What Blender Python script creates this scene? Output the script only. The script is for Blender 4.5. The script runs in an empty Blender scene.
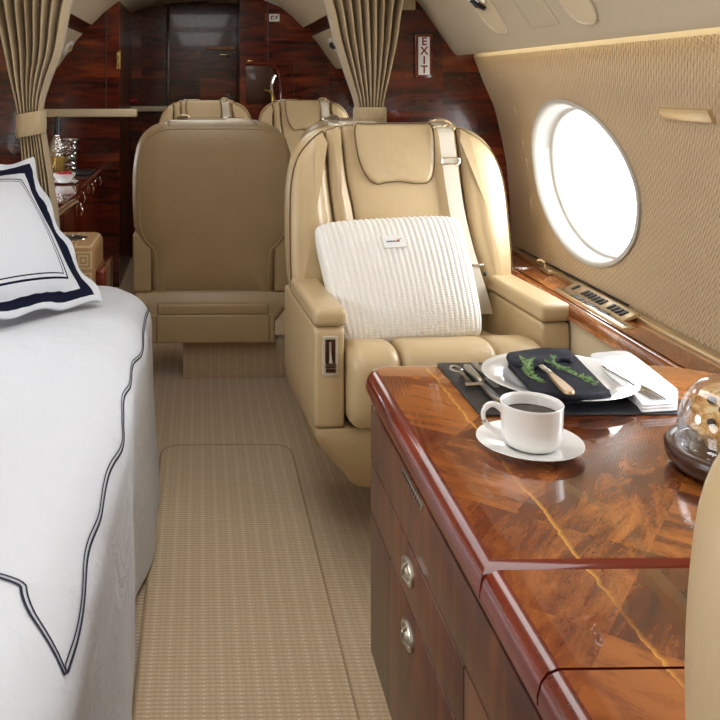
import bpy, bmesh, math, random
from mathutils import Vector, Matrix, noise
random.seed(7)
C = bpy.context.scene.collection
PI = math.pi
# ------------------------------------------------------------------ camera
H = 1.26; F = 885.0; PX = 215.0; PY = 84.0
YAW = math.atan((PX-200)/F)
FW = Vector((math.sin(YAW), math.cos(YAW), 0)); RT = Vector((math.cos(YAW), -math.sin(YAW), 0)); UP = Vector((0,0,1))
CAM = Vector((0,0,H))
def ray(u, v): return FW + RT*((u-PX)/F) - UP*((v-PY)/F)
def PYY(u, v, Y): r = ray(u, v); return CAM + r*(Y/r.y)
def PZ(u, v, z): r = ray(u, v); return CAM + r*((z-H)/r.z)
def PXX(u, v, x): r = ray(u, v); return CAM + r*(x/r.x)
cd = bpy.data.cameras.new('camera'); cam = bpy.data.objects.new('camera', cd); C.objects.link(cam)
cam.location = CAM; cam.rotation_euler = (PI/2, 0, -YAW)
cd.sensor_width = 36; cd.lens = F/720*36
cd.shift_x = (360-PX)/720; cd.shift_y = -(360-PY)/720
cd.clip_start = 0.02
bpy.context.scene.camera = cam

# ------------------------------------------------------------------ materials
def lin(c): return tuple(((x/255)/12.92 if x/255 <= .04045 else ((x/255+.055)/1.055)**2.4) for x in c)
class NT:
    def __init__(s, name):
        s.m = bpy.data.materials.new(name); s.m.use_nodes = True
        s.t = s.m.node_tree; s.b = s.t.nodes['Principled BSDF']; s.out = s.t.nodes['Material Output']
    def n(s, kind, **kw):
        nd = s.t.nodes.new(kind)
        for k, v in kw.items():
            if k.startswith('_'): setattr(nd, k[1:], v)
            else: s.set(nd, k, v)
        return nd
    def set(s, nd, k, v):
        sock = nd.inputs[int(k[1:])] if (k[0] == 'i' and k[1:].isdigit()) else nd.inputs[k]
        if isinstance(v, bpy.types.NodeSocket): s.t.links.new(v, sock)
        else: sock.default_value = v
    def p(s, **kw):
        for k, v in kw.items(): s.set(s.b, k.replace('_', ' '), v)
    def math(s, op, a, b=0.0, c=None):
        nd = s.n('ShaderNodeMath', _operation=op); s.set(nd, 'i0', a); s.set(nd, 'i1', b)
        if c is not None: s.set(nd, 'i2', c)
        return nd.outputs[0]
    def coord(s, kind='Object', scale=(1,1,1), rot=(0,0,0), loc=(0,0,0)):
        tc = s.n('ShaderNodeTexCoord'); mp = s.n('ShaderNodeMapping')
        s.t.links.new(tc.outputs[kind], mp.inputs['Vector'])
        mp.inputs['Scale'].default_value = scale; mp.inputs['Rotation'].default_value = rot; mp.inputs['Location'].default_value = loc
        return mp.outputs[0]
    def noise(s, vec, scale, detail=3, rough=.5, dist=0):
        nd = s.n('ShaderNodeTexNoise'); s.set(nd, 'Vector', vec); s.set(nd, 'Scale', scale); s.set(nd, 'Detail', detail)
        s.set(nd, 'Roughness', rough); s.set(nd, 'Distortion', dist); return nd.outputs[0]
    def ramp(s, fac, stops):
        nd = s.n('ShaderNodeValToRGB'); s.set(nd, 'Fac', fac); e = nd.color_ramp.elements
        while len(e) < len(stops): e.new(.5)
        for el, (pos, col) in zip(e, stops):
            el.position = pos; el.color = (*col, 1) if len(col) == 3 else col
        return nd.outputs[0]
    def mix(s, fac, a, b, mode='MIX'):
        nd = s.n('ShaderNodeMix', _data_type='RGBA', _blend_type=mode); s.set(nd, 'i0', fac)
        for i, v in ((6, a), (7, b)):
            if isinstance(v, tuple) and len(v) == 3: v = (*v, 1)
            s.set(nd, 'i%d' % i, v)
        return nd.outputs[2]
    def bump(s, h, strength=.3, dist=.01):
        nd = s.n('ShaderNodeBump'); s.set(nd, 'Height', h); s.set(nd, 'Strength', strength); s.set(nd, 'Distance', dist)
        s.t.links.new(nd.outputs[0], s.b.inputs['Normal'])
    def sep(s, vec):
        nd = s.n('ShaderNodeSeparateXYZ'); s.set(nd, 'i0', vec); return nd.outputs
def simple(name, col, rough=.5, metal=0, coat=0, **kw):
    k = NT(name); k.p(Base_Color=(*col, 1), Roughness=rough, Metallic=metal, Coat_Weight=coat)
    for a, b in kw.items(): k.set(k.b, a.replace('_', ' '), b)
    return k.m
def leather(name, col, rough=.42):
    k = NT(name); v = k.coord('Object')
    n1 = k.noise(v, 6, 2); n2 = k.noise(v, 420, 2, .6); n3 = k.noise(v, 28, 3, .5, .6)
    c = k.mix(n1, tuple(x*.9 for x in col), tuple(min(1, x*1.08) for x in col))
    k.p(Base_Color=c, Roughness=rough, Coat_Weight=.12, Coat_Roughness=.3)
    h = k.math('ADD', k.math('MULTIPLY', n2, .12), k.math('MULTIPLY', n3, .9))
    k.bump(h, .35, .004); return k.m
M = {}
M['leather'] = leather('tan_leather', lin((192,168,128)), .36)
M['leather_cream'] = leather('cream_leather', lin((216,200,168)), .4)
M['silver_trim'] = simple('satin_champagne_trim', lin((222,212,192)), .3, .35)
M['seam'] = simple('dark_seam', lin((92,72,48)), .8)
M['chrome'] = simple('polished_chrome', (.75,.75,.76), .08, 1)
M['nickel'] = simple('brushed_nickel', lin((196,190,176)), .28, 1)
M['brass'] = simple('polished_brass', lin((220,190,120)), .2, 1)
M['champagne'] = simple('champagne_metal', lin((212,192,156)), .3, .8)
M['black'] = simple('black_plastic', (.012,.012,.013), .35)
M['white'] = simple('white_plastic', (.82,.82,.8), .4)
M['frame'] = simple('white_window_frame_shaded', lin((184,182,176)), .4)  # white plastic, greyed: the shade of the reveal is put into the colour
M['china'] = simple('white_china', (.86,.86,.85), .12, 0, .5)
M['coffee'] = simple('black_coffee', (.018,.007,.003), .05)
M['redtext'] = simple('dark_red_print', lin((130,22,34)), .4)
M['green'] = simple('green_print', lin((20,100,80)), .4)
M['navytext'] = simple('navy_print', lin((40,40,70)), .6)
M['orange'] = simple('orange_print', lin((226,140,70)), .6)
M['beltweb'] = None
def webbing():
    k = NT('grey_belt_webbing'); v = k.coord('Object', (1,1,1))
    w = k.n('ShaderNodeTexWave', _wave_type='BANDS', _bands_direction='Z'); k.set(w, 'Vector', v); k.set(w, 'Scale', 160.0); k.set(w, 'Distortion', 1.0)
    k.p(Base_Color=(*lin((206,196,178)), 1), Roughness=.45, Sheen_Weight=.3); k.bump(w.outputs[1], .25, .001); return k.m
M['beltweb'] = webbing()
def cabin_plastic():
    k = NT('cream_cabin_lining'); v = k.coord('Object'); n1 = k.noise(v, 300, 2)
    k.p(Base_Color=(*lin((196,183,157)), 1), Roughness=.45); k.bump(n1, .08, .001); return k.m
M['lining'] = cabin_plastic()
# wood veneer: long grain along a chosen axis, cut in veneer leaves
def veneer(name, dark, mid, light, axis='X', plane='XZ', leaf=.42, rough=.12, cw=1.0):
    k = NT(name); tc = k.n('ShaderNodeTexCoord'); o = tc.outputs['Object']
    x, y, z = k.sep(o)
    a, b = {'XZ': (x, z), 'YZ': (y, z), 'XY': (x, y), 'YX': (y, x)}[plane]
    if axis == 'B': a, b = b, a
    # leaves
    ca = k.math('FLOOR', k.math('MULTIPLY', a, 1/leaf)); cb = k.math('FLOOR', k.math('MULTIPLY', b, 1/(leaf*.62)))
    cv = k.n('ShaderNodeCombineXYZ'); k.set(cv, 'i0', ca); k.set(cv, 'i1', cb)
    wn = k.n('ShaderNodeTexWhiteNoise', _noise_dimensions='2D'); k.set(wn, 'Vector', cv.outputs[0])
    jit = wn.outputs[0]
    gv = k.n('ShaderNodeCombineXYZ'); k.set(gv, 'i0', k.math('MULTIPLY', a, 1.0)); k.set(gv, 'i1', k.math('ADD', k.math('MULTIPLY', b, 6.0), k.math('MULTIPLY', jit, 7.0))); k.set(gv, 'i2', jit)
    n1 = k.noise(gv.outputs[0], 2.6, 6, .6, 1.2)
    fv = k.n('ShaderNodeCombineXYZ'); k.set(fv, 'i0', k.math('MULTIPLY', a, 6)); k.set(fv, 'i1', k.math('MULTIPLY', b, 90)); k.set(fv, 'i2', jit)
    n2 = k.noise(fv.outputs[0], 3, 3, .6)
    rv = k.n('ShaderNodeCombineXYZ'); k.set(rv, 'i0', k.math('MULTIPLY', a, 60)); k.set(rv, 'i1', k.math('MULTIPLY', b, 14))
    n3 = k.noise(rv.outputs[0], 2.2, 3, .5, 1.5)
    f = k.math('ADD', k.math('MULTIPLY', n1, .72), k.math('ADD', k.math('MULTIPLY', n2, .12), k.math('MULTIPLY', n3, .16)))
    f = k.math('ADD', f, k.math('MULTIPLY', k.math('SUBTRACT', jit, .5), .16))
    c = k.ramp(f, [(.34, dark), (.52, mid), (.7, light)])
    k.p(Base_Color=c, Roughness=rough, Coat_Weight=cw, Coat_Roughness=.04, Coat_IOR=1.45)
    return k.m
DK, MD, LT = lin((38,9,4)), lin((96,30,12)), lin((156,70,28))
M['wood_xz'] = veneer('mahogany_bulkhead_veneer', DK, MD, LT, 'A', 'XZ', .42, .2, .45)
M['wood_yz'] = veneer('mahogany_side_veneer', lin((46,20,8)), lin((84,42,18)), lin((122,68,30)), 'B', 'YZ', .5, .45, .25)
M['wood_ledge'] = veneer('ledge_veneer', lin((80,32,12)), lin((140,70,28)), lin((200,130,62)), 'A', 'YX', .5, .1)
M['wood_cred'] = veneer('credenza_veneer', lin((60,22,9)), lin((118,52,20)), lin((160,86,40)), 'A', 'YX', .5, .08)
M['wood_red'] = veneer('red_mahogany_edge', lin((70,16,6)), lin((112,34,13)), lin((136,50,20)), 'A', 'YZ', 3.0, .2, .8)
M['wood_dark'] = simple('dark_walnut', lin((66,36,20)), .35, 0, .4)
def table_veneer():
    k = NT('figured_walnut_table_veneer'); tc = k.n('ShaderNodeTexCoord'); o = tc.outputs['Object']
    # the board lies rotated, leaves are laid like a diamond mosaic
    rot = k.n('ShaderNodeMapping'); k.set(rot, 'Vector', o); rot.inputs['Rotation'].default_value = (0,0,.66)
    x, y, z = k.sep(rot.outputs[0]); gx, gy, gz = k.sep(o)
    S = 1/.145
    ca = k.math('FLOOR', k.math('MULTIPLY', x, S)); cb = k.math('FLOOR', k.math('MULTIPLY', y, S*.8))
    cv = k.n('ShaderNodeCombineXYZ'); k.set(cv, 'i0', ca); k.set(cv, 'i1', cb)
    wn = k.n('ShaderNodeTexWhiteNoise', _noise_dimensions='2D'); k.set(wn, 'Vector', cv.outputs[0]); j = wn.outputs[0]
    par = k.math('GREATER_THAN', j, .5)
    # grain direction alternates from leaf to leaf
    a = k.math('ADD', k.math('MULTIPLY', x, par), k.math('MULTIPLY', y, k.math('SUBTRACT', 1.0, par)))
    b = k.math('ADD', k.math('MULTIPLY', y, par), k.math('MULTIPLY', x, k.math('SUBTRACT', 1.0, par)))
    gv = k.n('ShaderNodeCombineXYZ'); k.set(gv, 'i0', a); k.set(gv, 'i1', k.math('MULTIPLY', b, 3.5)); k.set(gv, 'i2', k.math('MULTIPLY', j, 5))
    n1 = k.noise(gv.outputs[0], 5.5, 5, .6, 1.4)
    fv = k.n('ShaderNodeCombineXYZ'); k.set(fv, 'i0', k.math('MULTIPLY', a, 1.0)); k.set(fv, 'i1', k.math('MULTIPLY', b, 5)); k.set(fv, 'i2', j)
    n2 = k.noise(fv.outputs[0], 62, 3, .6, 1.8)
    n3 = k.noise(o, 2.6, 3, .5, .4)
    f = k.math('ADD', k.math('MULTIPLY', n1, .42), k.math('ADD', k.math('MULTIPLY', n2, .16), k.math('MULTIPLY', n3, .42)))
    f = k.math('ADD', f, k.math('MULTIPLY', k.math('SUBTRACT', j, .5), .15))
    c = k.ramp(f, [(.38, lin((50,20,6))), (.48, lin((104,50,16))), (.6, lin((184,112,50)))])
    # red near the front edge
    redm = k.n('ShaderNodeMapRange'); k.set(redm, 'Value', gx); k.set(redm, 'From Min', -.27); k.set(redm, 'From Max', -.16); k.set(redm, 'To Min', 1.0); k.set(redm, 'To Max', 0.0)
    c = k.mix(k.math('MULTIPLY', redm.outputs[0], .5), c, lin((110,36,12)))
    # golden sapwood line along the length
    lv = k.n('ShaderNodeCombineXYZ'); k.set(lv, 'i1', gy)
    l1 = k.noise(lv.outputs[0], 9, 2, .5); l2 = k.noise(lv.outputs[0], 70, 3, .7)
    d = k.math('SUBTRACT', k.math('SUBTRACT', gx, -.2085), k.math('ADD', k.math('MULTIPLY', l1, .02), k.math('MULTIPLY', l2, .011)))
    wdt = k.noise(lv.outputs[0], 5.3, 2, .5)
    core = k.ramp(k.math('ADD', k.math('MULTIPLY', d, 50.0), .5), [(.0, (0,0,0)), (.47, (0,0,0)), (.51, (1,1,1)), (.56, (.55,.55,.55)), (.8, (0,0,0))])
    wm = k.n('ShaderNodeMapRange'); k.set(wm, 'Value', wdt); k.set(wm, 'From Min', .38); k.set(wm, 'From Max', .52); k.set(wm, 'To Min', .15); k.set(wm, 'To Max', 1.0)
    c = k.mix(k.math('MULTIPLY', core, wm.outputs[0]), c, lin((232,170,70)))
    k.p(Base_Color=c, Roughness=.25, Coat_Weight=1.0, Coat_Roughness=.015, Coat_IOR=1.5)
    return k.m
M['table'] = table_veneer()
def carpet(name, base, lightc):
    k = NT(name); tc = k.n('ShaderNodeTexCoord'); o = tc.outputs['Object']; x, y, z = k.sep(o)
    wob = k.noise(o, 60, 2)
    yy = k.math('ADD', y, k.math('MULTIPLY', wob, .004)); xx = k.math('ADD', x, k.math('MULTIPLY', wob, .003))
    rows = k.math('SINE', k.math('MULTIPLY', yy, 2*PI/.0125)); cols = k.math('SINE', k.math('MULTIPLY', xx, 2*PI/.0125))
    grid = k.math('ADD', k.math('MULTIPLY', rows, .6), k.math('MULTIPLY', cols, .25))
    big = k.math('POWER', k.math('ADD', k.math('MULTIPLY', k.math('SINE', k.math('MULTIPLY', xx, 2*PI/.0375)), .5), .5), 22.0)
    dash = k.math('MULTIPLY', big, k.math('ADD', k.math('MULTIPLY', rows, .5), .5))
    n = k.noise(o, 260, 3, .7); n0 = k.noise(o, 3, 3)
    c = k.mix(n, tuple(v*.72 for v in base), tuple(min(1, v*1.25) for v in base))
    c = k.mix(k.math('MULTIPLY', n0, .35), c, tuple(v*.8 for v in base))
    dark = k.math('MULTIPLY', k.math('SUBTRACT', .5, k.math('MULTIPLY', grid, .5)), .62)
    c = k.mix(dark, c, tuple(v*.45 for v in base))
    c = k.mix(k.math('MULTIPLY', dash, .6), c, lightc)
    k.p(Base_Color=c, Roughness=.95, Sheen_Weight=.25); k.set(k.b, 'Specular IOR Level', .1)
    k.bump(k.math('ADD', k.math('MULTIPLY', grid, .5), k.math('MULTIPLY', n, .8)), .7, .006); return k.m
M['carpet'] = carpet('woven_beige_carpet', lin((222,196,160)), lin((248,238,218)))
M['runner'] = carpet('woven_beige_runner', lin((220,194,156)), lin((248,238,216)))
M['binding'] = simple('runner_binding', lin((160,138,106)), .9)
def wallcloth():
    k = NT('zigzag_embossed_wallcovering'); tc = k.n('ShaderNodeTexCoord'); o = tc.outputs['Object']; x, y, z = k.sep(o)
    tri = k.math('PINGPONG', k.math('MULTIPLY', y, 1.0), .011)
    ph = k.math('ADD', k.math('MULTIPLY', tri, 1.4), z)
    zig = k.math('SINE', k.math('MULTIPLY', ph, 2*PI/.0145))
    n = k.noise(o, 40, 3, .6)
    n2 = k.noise(o, 380, 2, .6)
    h = k.math('ADD', k.math('MULTIPLY', zig, k.math('ADD', .2, k.math('MULTIPLY', n, .8))), k.math('MULTIPLY', n2, .5))
    c = k.mix(k.math('ADD', k.math('MULTIPLY', zig, .2), .3), lin((216,190,152)), lin((196,168,130)))
    k.p(Base_Color=c, Roughness=.6, Sheen_Weight=.1); k.bump(h, .85, .004); return k.m
M['wallcloth'] = wallcloth()
def cotton(name, col, ws=500):
    k = NT(name); v = k.coord('Object'); n = k.noise(v, ws, 2); n2 = k.noise(v, 7, 4, .55, 1.2)
    k.p(Base_Color=(*col, 1), Roughness=.8)
    k.bump(k.math('ADD', k.math('MULTIPLY', n, .05), n2), .5, .02); return k.m
M['sheet'] = cotton('white_cotton', (.66,.69,.75))
M['napkin'] = cotton('white_linen', (.72,.73,.75), 700)
M['navy'] = cotton('navy_linen', lin((13,17,34)), 700)
M['navyline'] = simple('navy_stitching', lin((26,28,54)), .8)
M['mat'] = leather('black_leather', lin((30,31,35)), .4)
M['knit'] = None
def knit():
    k = NT('cream_chunky_knit'); tc = k.n('ShaderNodeTexCoord'); u = k.sep(tc.outputs['UV'])
    s = k.math('SINE', k.math('MULTIPLY', u[1], 2*PI*62))
    n = k.noise(tc.outputs['Object'], 500, 2)
    k.p(Base_Color=(*lin((246,243,236)), 1), Roughness=.9, Sheen_Weight=.3)
    k.bump(k.math('ADD', k.math('MULTIPLY', s, .5), n), .6, .002); return k.m
M['knit'] = knit()
def sham(W, Hh):
    k = NT('white_sham_with_navy_border'); tc = k.n('ShaderNodeTexCoord'); u = k.sep(tc.outputs['UV'])
    x = k.math('MULTIPLY', u[0], W); y = k.math('MULTIPLY', u[1], Hh)
    d = k.math('MINIMUM', k.math('MINIMUM', x, k.math('SUBTRACT', W, x)), k.math('MINIMUM', y, k.math('SUBTRACT', Hh, y)))
    wv = k.noise(tc.outputs['UV'], 7, 2)
    dn = k.math('ADD', d, k.math('MULTIPLY', k.math('SUBTRACT', wv, .5), .02))
    def band(dd, c0, hw): return k.math('LESS_THAN', k.math('ABSOLUTE', k.math('SUBTRACT', dd, c0)), hw)
    navy = band(dn, .036, .0155)
    l = k.math('ADD', band(d, .086, .0030), band(d, .099, .0018))
    f = k.math('MINIMUM', k.math('ADD', navy, l), 1.0)
    c = k.mix(f, (.66,.69,.75), lin((13,17,42)))
    n2 = k.noise(tc.outputs['Object'], 9, 3, .5, .8)
    k.p(Base_Color=c, Roughness=.85); k.set(k.b, 'Specular IOR Level', .2); k.bump(n2, .3, .012); return k.m
M['sham'] = sham(.62, .54)
def curtain_mat():
    k = NT('beige_ribbed_curtain_cloth'); v = k.coord('Object', (1,1,.15)); n = k.noise(v, 160, 3, .6)
    c = k.mix(n, lin((160,138,104)), lin((200,178,140)))
    k.p(Base_Color=c, Roughness=.8, Sheen_Weight=.2); k.bump(n, .3, .002); return k.m
M['curtain'] = curtain_mat()
def greek():
    k = NT('greek_key_woven_upholstery'); tc = k.n('ShaderNodeTexCoord'); x, y, z = k.sep(tc.outputs['Object'])
    s = .075
    cx = k.math('FLOOR', k.math('MULTIPLY', x, 1/s)); cz = k.math('FLOOR', k.math('MULTIPLY', z, 1/s))
    fx = k.math('SUBTRACT', k.math('FRACT', k.math('MULTIPLY', x, 1/s)), .5); fz = k.math('SUBTRACT', k.math('FRACT', k.math('MULTIPLY', z, 1/s)), .5)
    ax = k.math('ABSOLUTE', fx); az = k.math('ABSOLUTE', fz)
    r = k.math('MAXIMUM', ax, az)
    rings = k.math('GREATER_THAN', k.math('SINE', k.math('MULTIPLY', r, 2*PI*6)), .1)
    c = k.mix(rings, lin((188,148,102)), lin((216,190,150)))
    k.p(Base_Color=c, Roughness=.85); k.bump(rings, .4, .002); return k.m
M['greek'] = greek()
def thin_glass(name, tint=(1,1,1), base=.06):
    k = NT(name); t = k.n('ShaderNodeBsdfTransparent'); t.inputs[0].default_value = (*tint, 1)
    g = k.n('ShaderNodeBsdfGlossy'); g.inputs['Roughness'].default_value = .01
    lw = k.n('ShaderNodeLayerWeight'); lw.inputs[0].default_value = .35
    f = k.math('ADD', k.math('MULTIPLY', lw.outputs[1], .7), base)
    mx = k.n('ShaderNodeMixShader'); k.t.links.new(f, mx.inputs[0]); k.t.links.new(t.outputs[0], mx.inputs[1]); k.t.links.new(g.outputs[0], mx.inputs[2])
    k.t.links.new(mx.outputs[0], k.out.inputs[0]); return k.m
M['pane'] = thin_glass('window_pane', (1,1,1), .02)
M['domeglass'] = thin_glass('clear_dome_glass', (.98,.985,.985), .03)
M['goldglass'] = thin_glass('golden_bottle_glass', (.8,.68,.32), .12)
def muffin():
    k = NT('baked_muffin_crust'); v = k.coord('Object'); n = k.noise(v, 45, 5, .7); n2 = k.noise(v, 160, 3, .7)
    c = k.ramp(n, [(.34, lin((168,104,44))), (.48, lin((222,172,104))), (.6, lin((246,218,168)))])
    k.p(Base_Color=c, Roughness=.8); k.bump(k.math('ADD', n, k.math('MULTIPLY', n2, .6)), .9, .006); return k.m
M['muffin'] = muffin()
M['berry'] = simple('blueberry_skin', lin((34,28,48)), .4)
M['redberry'] = simple('red_berry', lin((170,20,40)), .35)
M['herb'] = simple('thyme_leaf', lin((104,140,84)), .6)
M['herb2'] = simple('thyme_stem', lin((170,176,120)), .6)
M['bronze'] = simple('bronze_handle', lin((186,158,122)), .35, .6)
M['blackglass'] = simple('dark_bottle_foil', (.01,.012,.012), .2)
M['goldbottle'] = simple('golden_bottle', lin((200,170,90)), .08, .5, 1)
M['hammered'] = None
def hammered():
    k = NT('hammered_silver'); v = k.coord('Object'); vo = k.n('ShaderNodeTexVoronoi'); k.set(vo, 'Vector', v); k.set(vo, 'Scale', 60.0)
    k.p(Base_Color=(.7,.7,.7,1), Metallic=1.0, Roughness=.12); k.bump(vo.outputs[0], .8, .01); return k.m
M['hammered'] = hammered()

# ------------------------------------------------------------------ mesh helpers
def obj(name, bm, mat, parent=None, smooth=True, angle=40):
    bmesh.ops.remove_doubles(bm, verts=bm.verts, dist=1e-6)
    bmesh.ops.recalc_face_normals(bm, faces=bm.faces)
    me = bpy.data.meshes.new(name); bm.to_mesh(me); bm.free()
    for m in (mat if isinstance(mat, (list, tuple)) else [mat]): me.materials.append(m)
    if smooth:
        for p in me.polygons: p.use_smooth = True
        me.set_sharp_from_angle(angle=math.radians(angle))
    o = bpy.data.objects.new(name, me); C.objects.link(o)
    if parent: o.parent = parent
    return o
def tag(o, label, cat, group=None, kind=None):
    o['label'] = label; o['category'] = cat
    if group: o['group'] = group
    if kind: o['kind'] = kind
    return o
def thing(name, label, cat, loc=(0,0,0), rotz=0, group=None):
    o = bpy.data.objects.new(name, None); C.objects.link(o); o.empty_display_size = .1
    o.location = loc; o.rotation_euler = (0,0,rotz); tag(o, label, cat, group); return o
def struct(o): o['kind'] = 'structure'; return o
def rescale(o, k): o.scale = (k, k, k)
def copy_tree(o, parent=None):
    c = o.copy(); C.objects.link(c)
    if parent: c.parent = parent
    for ch in list(o.children): copy_tree(ch, c)
    return c
def box(bm, a, b, mi=0):
    x0,y0,z0 = a; x1,y1,z1 = b
    v = [bm.verts.new(p) for p in ((x0,y0,z0),(x1,y0,z0),(x1,y1,z0),(x0,y1,z0),(x0,y0,z1),(x1,y0,z1),(x1,y1,z1),(x0,y1,z1))]
    for f in ((0,3,2,1),(4,5,6,7),(0,1,5,4),(1,2,6,5),(2,3,7,6),(3,0,4,7)):
        fc = bm.faces.new([v[i] for i in f]); fc.material_index = mi
def rbox(a, b, r=.004, seg=3):
    bm = bmesh.new(); box(bm, a, b)
    bmesh.ops.bevel(bm, geom=list(bm.edges), offset=r, segments=seg, profile=.5, affect='EDGES'); return bm
def rrect(x0, y0, x1, y1, r, seg=6):
    pts = []
    for cx, cy, a0 in ((x1-r,y1-r,0),(x0+r,y1-r,90),(x0+r,y0+r,180),(x1-r,y0+r,270)):
        for i in range(seg+1):
            a = math.radians(a0+90*i/seg); pts.append((cx+r*math.cos(a), cy+r*math.sin(a)))
    return pts
def smooth_loop(pts, per=5, closed=True):
    out = []; n = len(pts)
    rng = range(n) if closed else range(n-1)
    for i in rng:
        g = (lambda k: pts[k % n]) if closed else (lambda k: pts[max(0, min(n-1, k))])
        p0, p1, p2, p3 = map(Vector, (g(i-1), g(i), g(i+1), g(i+2)))
        for j in range(per):
            t = j/per
            out.append(tuple(.5*((2*p1)+(p2-p0)*t+(2*p0-5*p1+4*p2-p3)*t*t+(3*p1-p0-3*p2+p3)*t**3)))
    if not closed: out.append(tuple(pts[-1]))
    return out
def ccw(pts):
    a = sum(pts[i][0]*pts[(i+1)%len(pts)][1]-pts[(i+1)%len(pts)][0]*pts[i][1] for i in range(len(pts)))
    return pts if a > 0 else pts[::-1]
def offs(pts, d):
    if d == 0: return list(pts)
    n = len(pts); out = []
    for i in range(n):
        a = Vector(pts[i-1]); b = Vector(pts[i]); c = Vector(pts[(i+1)%n])
        e1 = (b-a); e2 = (c-b)
        if e1.length < 1e-9: e1 = e2.copy()
        if e2.length < 1e-9: e2 = e1.copy()
        e1.normalize(); e2.normalize()
        nn = Vector((-e1.y-e2.y, e1.x+e2.x))
        L = nn.length
        nn = nn/L if L > 1e-6 else Vector((-e1.y, e1.x))
        k = 1/max(.5, math.cos(math.acos(max(-1, min(1, e1.dot(e2))))/2))
        out.append((b.x+nn.x*d*k, b.y+nn.y*d*k))
    return out
def slab(bm, outline, rings, fmap, bulge=(0,0), caps=(True,True), mi=0, capn=4):
    """rings: list of (inset, depth) from first side to last side; closed solid."""
    pts = ccw(outline); n = len(pts); rows = []
    for ins, d in rings:
        rows.append([bm.verts.new(fmap(a, b, d)) for a, b in offs(pts, ins)])
    def strip(r0, r1):
        for i in range(n):
            f = bm.faces.new((r0[i], r0[(i+1)%n], r1[(i+1)%n], r1[i])); f.material_index = mi
    for r0, r1 in zip(rows, rows[1:]): strip(r0, r1)
    for which, (ins, d), sgn in ((0, rings[0], 1), (1, rings[-1], 1)):
        if not caps[which]: continue
        o = offs(pts, ins); cx = sum(p[0] for p in o)/n; cy = sum(p[1] for p in o)/n
        prev = rows[0] if which == 0 else rows[-1]
        for s in [1-(i+1)/capn for i in range(capn-1)]:
            cur = [bm.verts.new(fmap(cx+(a-cx)*s, cy+(b-cy)*s, d+bulge[which]*(1-s*s))) for a, b in o]
            strip(prev, cur); prev = cur
        c = bm.verts.new(fmap(cx, cy, d+bulge[which]))
        for i in range(n):
            f = bm.faces.new((prev[i], prev[(i+1)%n], c)); f.material_index = mi
def rnd(t0, t1, r, seg=4):
    """ring list of a slab from depth t0 to t1 with edge radius r"""
    s = 1 if t1 > t0 else -1; out = []
    for i in range(seg+1):
        a = PI/2*i/seg; out.append((r*(1-math.sin(a)), t0+s*r*(1-math.cos(a))))
    for i in range(seg+1):
        a = PI/2*i/seg; out.append((r*(1-math.cos(a)), t1-s*r*(1-math.sin(a))))
    return out
def lathe(bm, prof, seg=48, c=(0,0,0), mi=0, mat=None):
    rows = []
    for r, z in prof:
        if r < 1e-6: rows.append([bm.verts.new((c[0], c[1], c[2]+z))])
        else: rows.append([bm.verts.new((c[0]+r*math.cos(2*PI*i/seg), c[1]+r*math.sin(2*PI*i/seg), c[2]+z)) for i in range(seg)])
    for a, b in zip(rows, rows[1:]):
        for i in range(seg):
            j = (i+1) % seg
            vs = [a[0]] if len(a) == 1 else [a[i], a[j]]
            vs += [b[0]] if len(b) == 1 else [b[j], b[i]]
            if len(vs) > 2:
                f = bm.faces.new(vs); f.material_index = mi
def tube(bm, pts, r, seg=10, flat=1.0, mi=0, closed=False, smooth=4, up=None):
    pts = [Vector(p) for p in pts]
    rr = r if isinstance(r, (list, tuple)) else [r]*len(pts)
    if smooth:
        q = [(*p, k) for p, k in zip(pts, rr)]
        q = smooth_loop4(q, smooth, closed); pts = [Vector(a[:3]) for a in q]; rr = [a[3] for a in q]
    rows = []; n = len(pts)
    for i, p in enumerate(pts):
        t = (pts[(i+1)%n if closed else min(i+1, n-1)]-pts[(i-1)%n if closed else max(i-1, 0)]).normalized()
        ref = Vector(up) if up else (Vector((0,0,1)) if abs(t.z) < .9 else Vector((0,1,0)))
        s = t.cross(ref).normalized(); w = s.cross(t).normalized()
        rows.append([bm.verts.new(p+s*rr[i]*math.cos(2*PI*k/seg)+w*rr[i]*flat*math.sin(2*PI*k/seg)) for k in range(seg)])
    m = n if closed else n-1
    for i in range(m):
        a, b = rows[i], rows[(i+1)%n]
        for k in range(seg):
            f = bm.faces.new((a[k], a[(k+1)%seg], b[(k+1)%seg], b[k])); f.material_index = mi
    if not closed:
        for row in (rows[0], rows[-1]):
            f = bm.faces.new(row); f.material_index = mi
def smooth_loop4(pts, per, closed):
    out = []; n = len(pts)
    for i in (range(n) if closed else range(n-1)):
        g = (lambda k: pts[k % n]) if closed else (lambda k: pts[max(0, min(n-1, k))])
        P = [g(i-1), g(i), g(i+1), g(i+2)]
        for j in range(per):
            t = j/per
            out.append(tuple(.5*(2*b+(c-a)*t+(2*a-5*b+4*c-d)*t*t+(3*b-a-3*c+d)*t**3) for a, b, c, d in zip(*P)))
    if not closed: out.append(tuple(pts[-1]))
    return out
def ball(bm, c, r, sub=2, sc=(1,1,1), mi=0):
    res = bmesh.ops.create_icosphere(bm, subdivisions=sub, radius=r, matrix=Matrix.Translation(c) @ Matrix.Diagonal((*sc, 1)))
    for v in res['verts']:
        for f in v.link_faces: f.material_index = mi
def grid(bm, nu, nv, fn, mi=0, uv=None):
    vs = [[bm.verts.new(fn(i/nu, j/nv)) for j in range(nv+1)] for i in range(nu+1)]
    L = bm.loops.layers.uv.verify() if uv else None
    for i in range(nu):
        for j in range(nv):
            f = bm.faces.new((vs[i][j], vs[i+1][j], vs[i+1][j+1], vs[i][j+1])); f.material_index = mi
            if uv:
                for lp, (a, b) in zip(f.loops, ((i,j),(i+1,j),(i+1,j+1),(i,j+1))): lp[L].uv = (a/nu, b/nv)
    return vs
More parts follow.
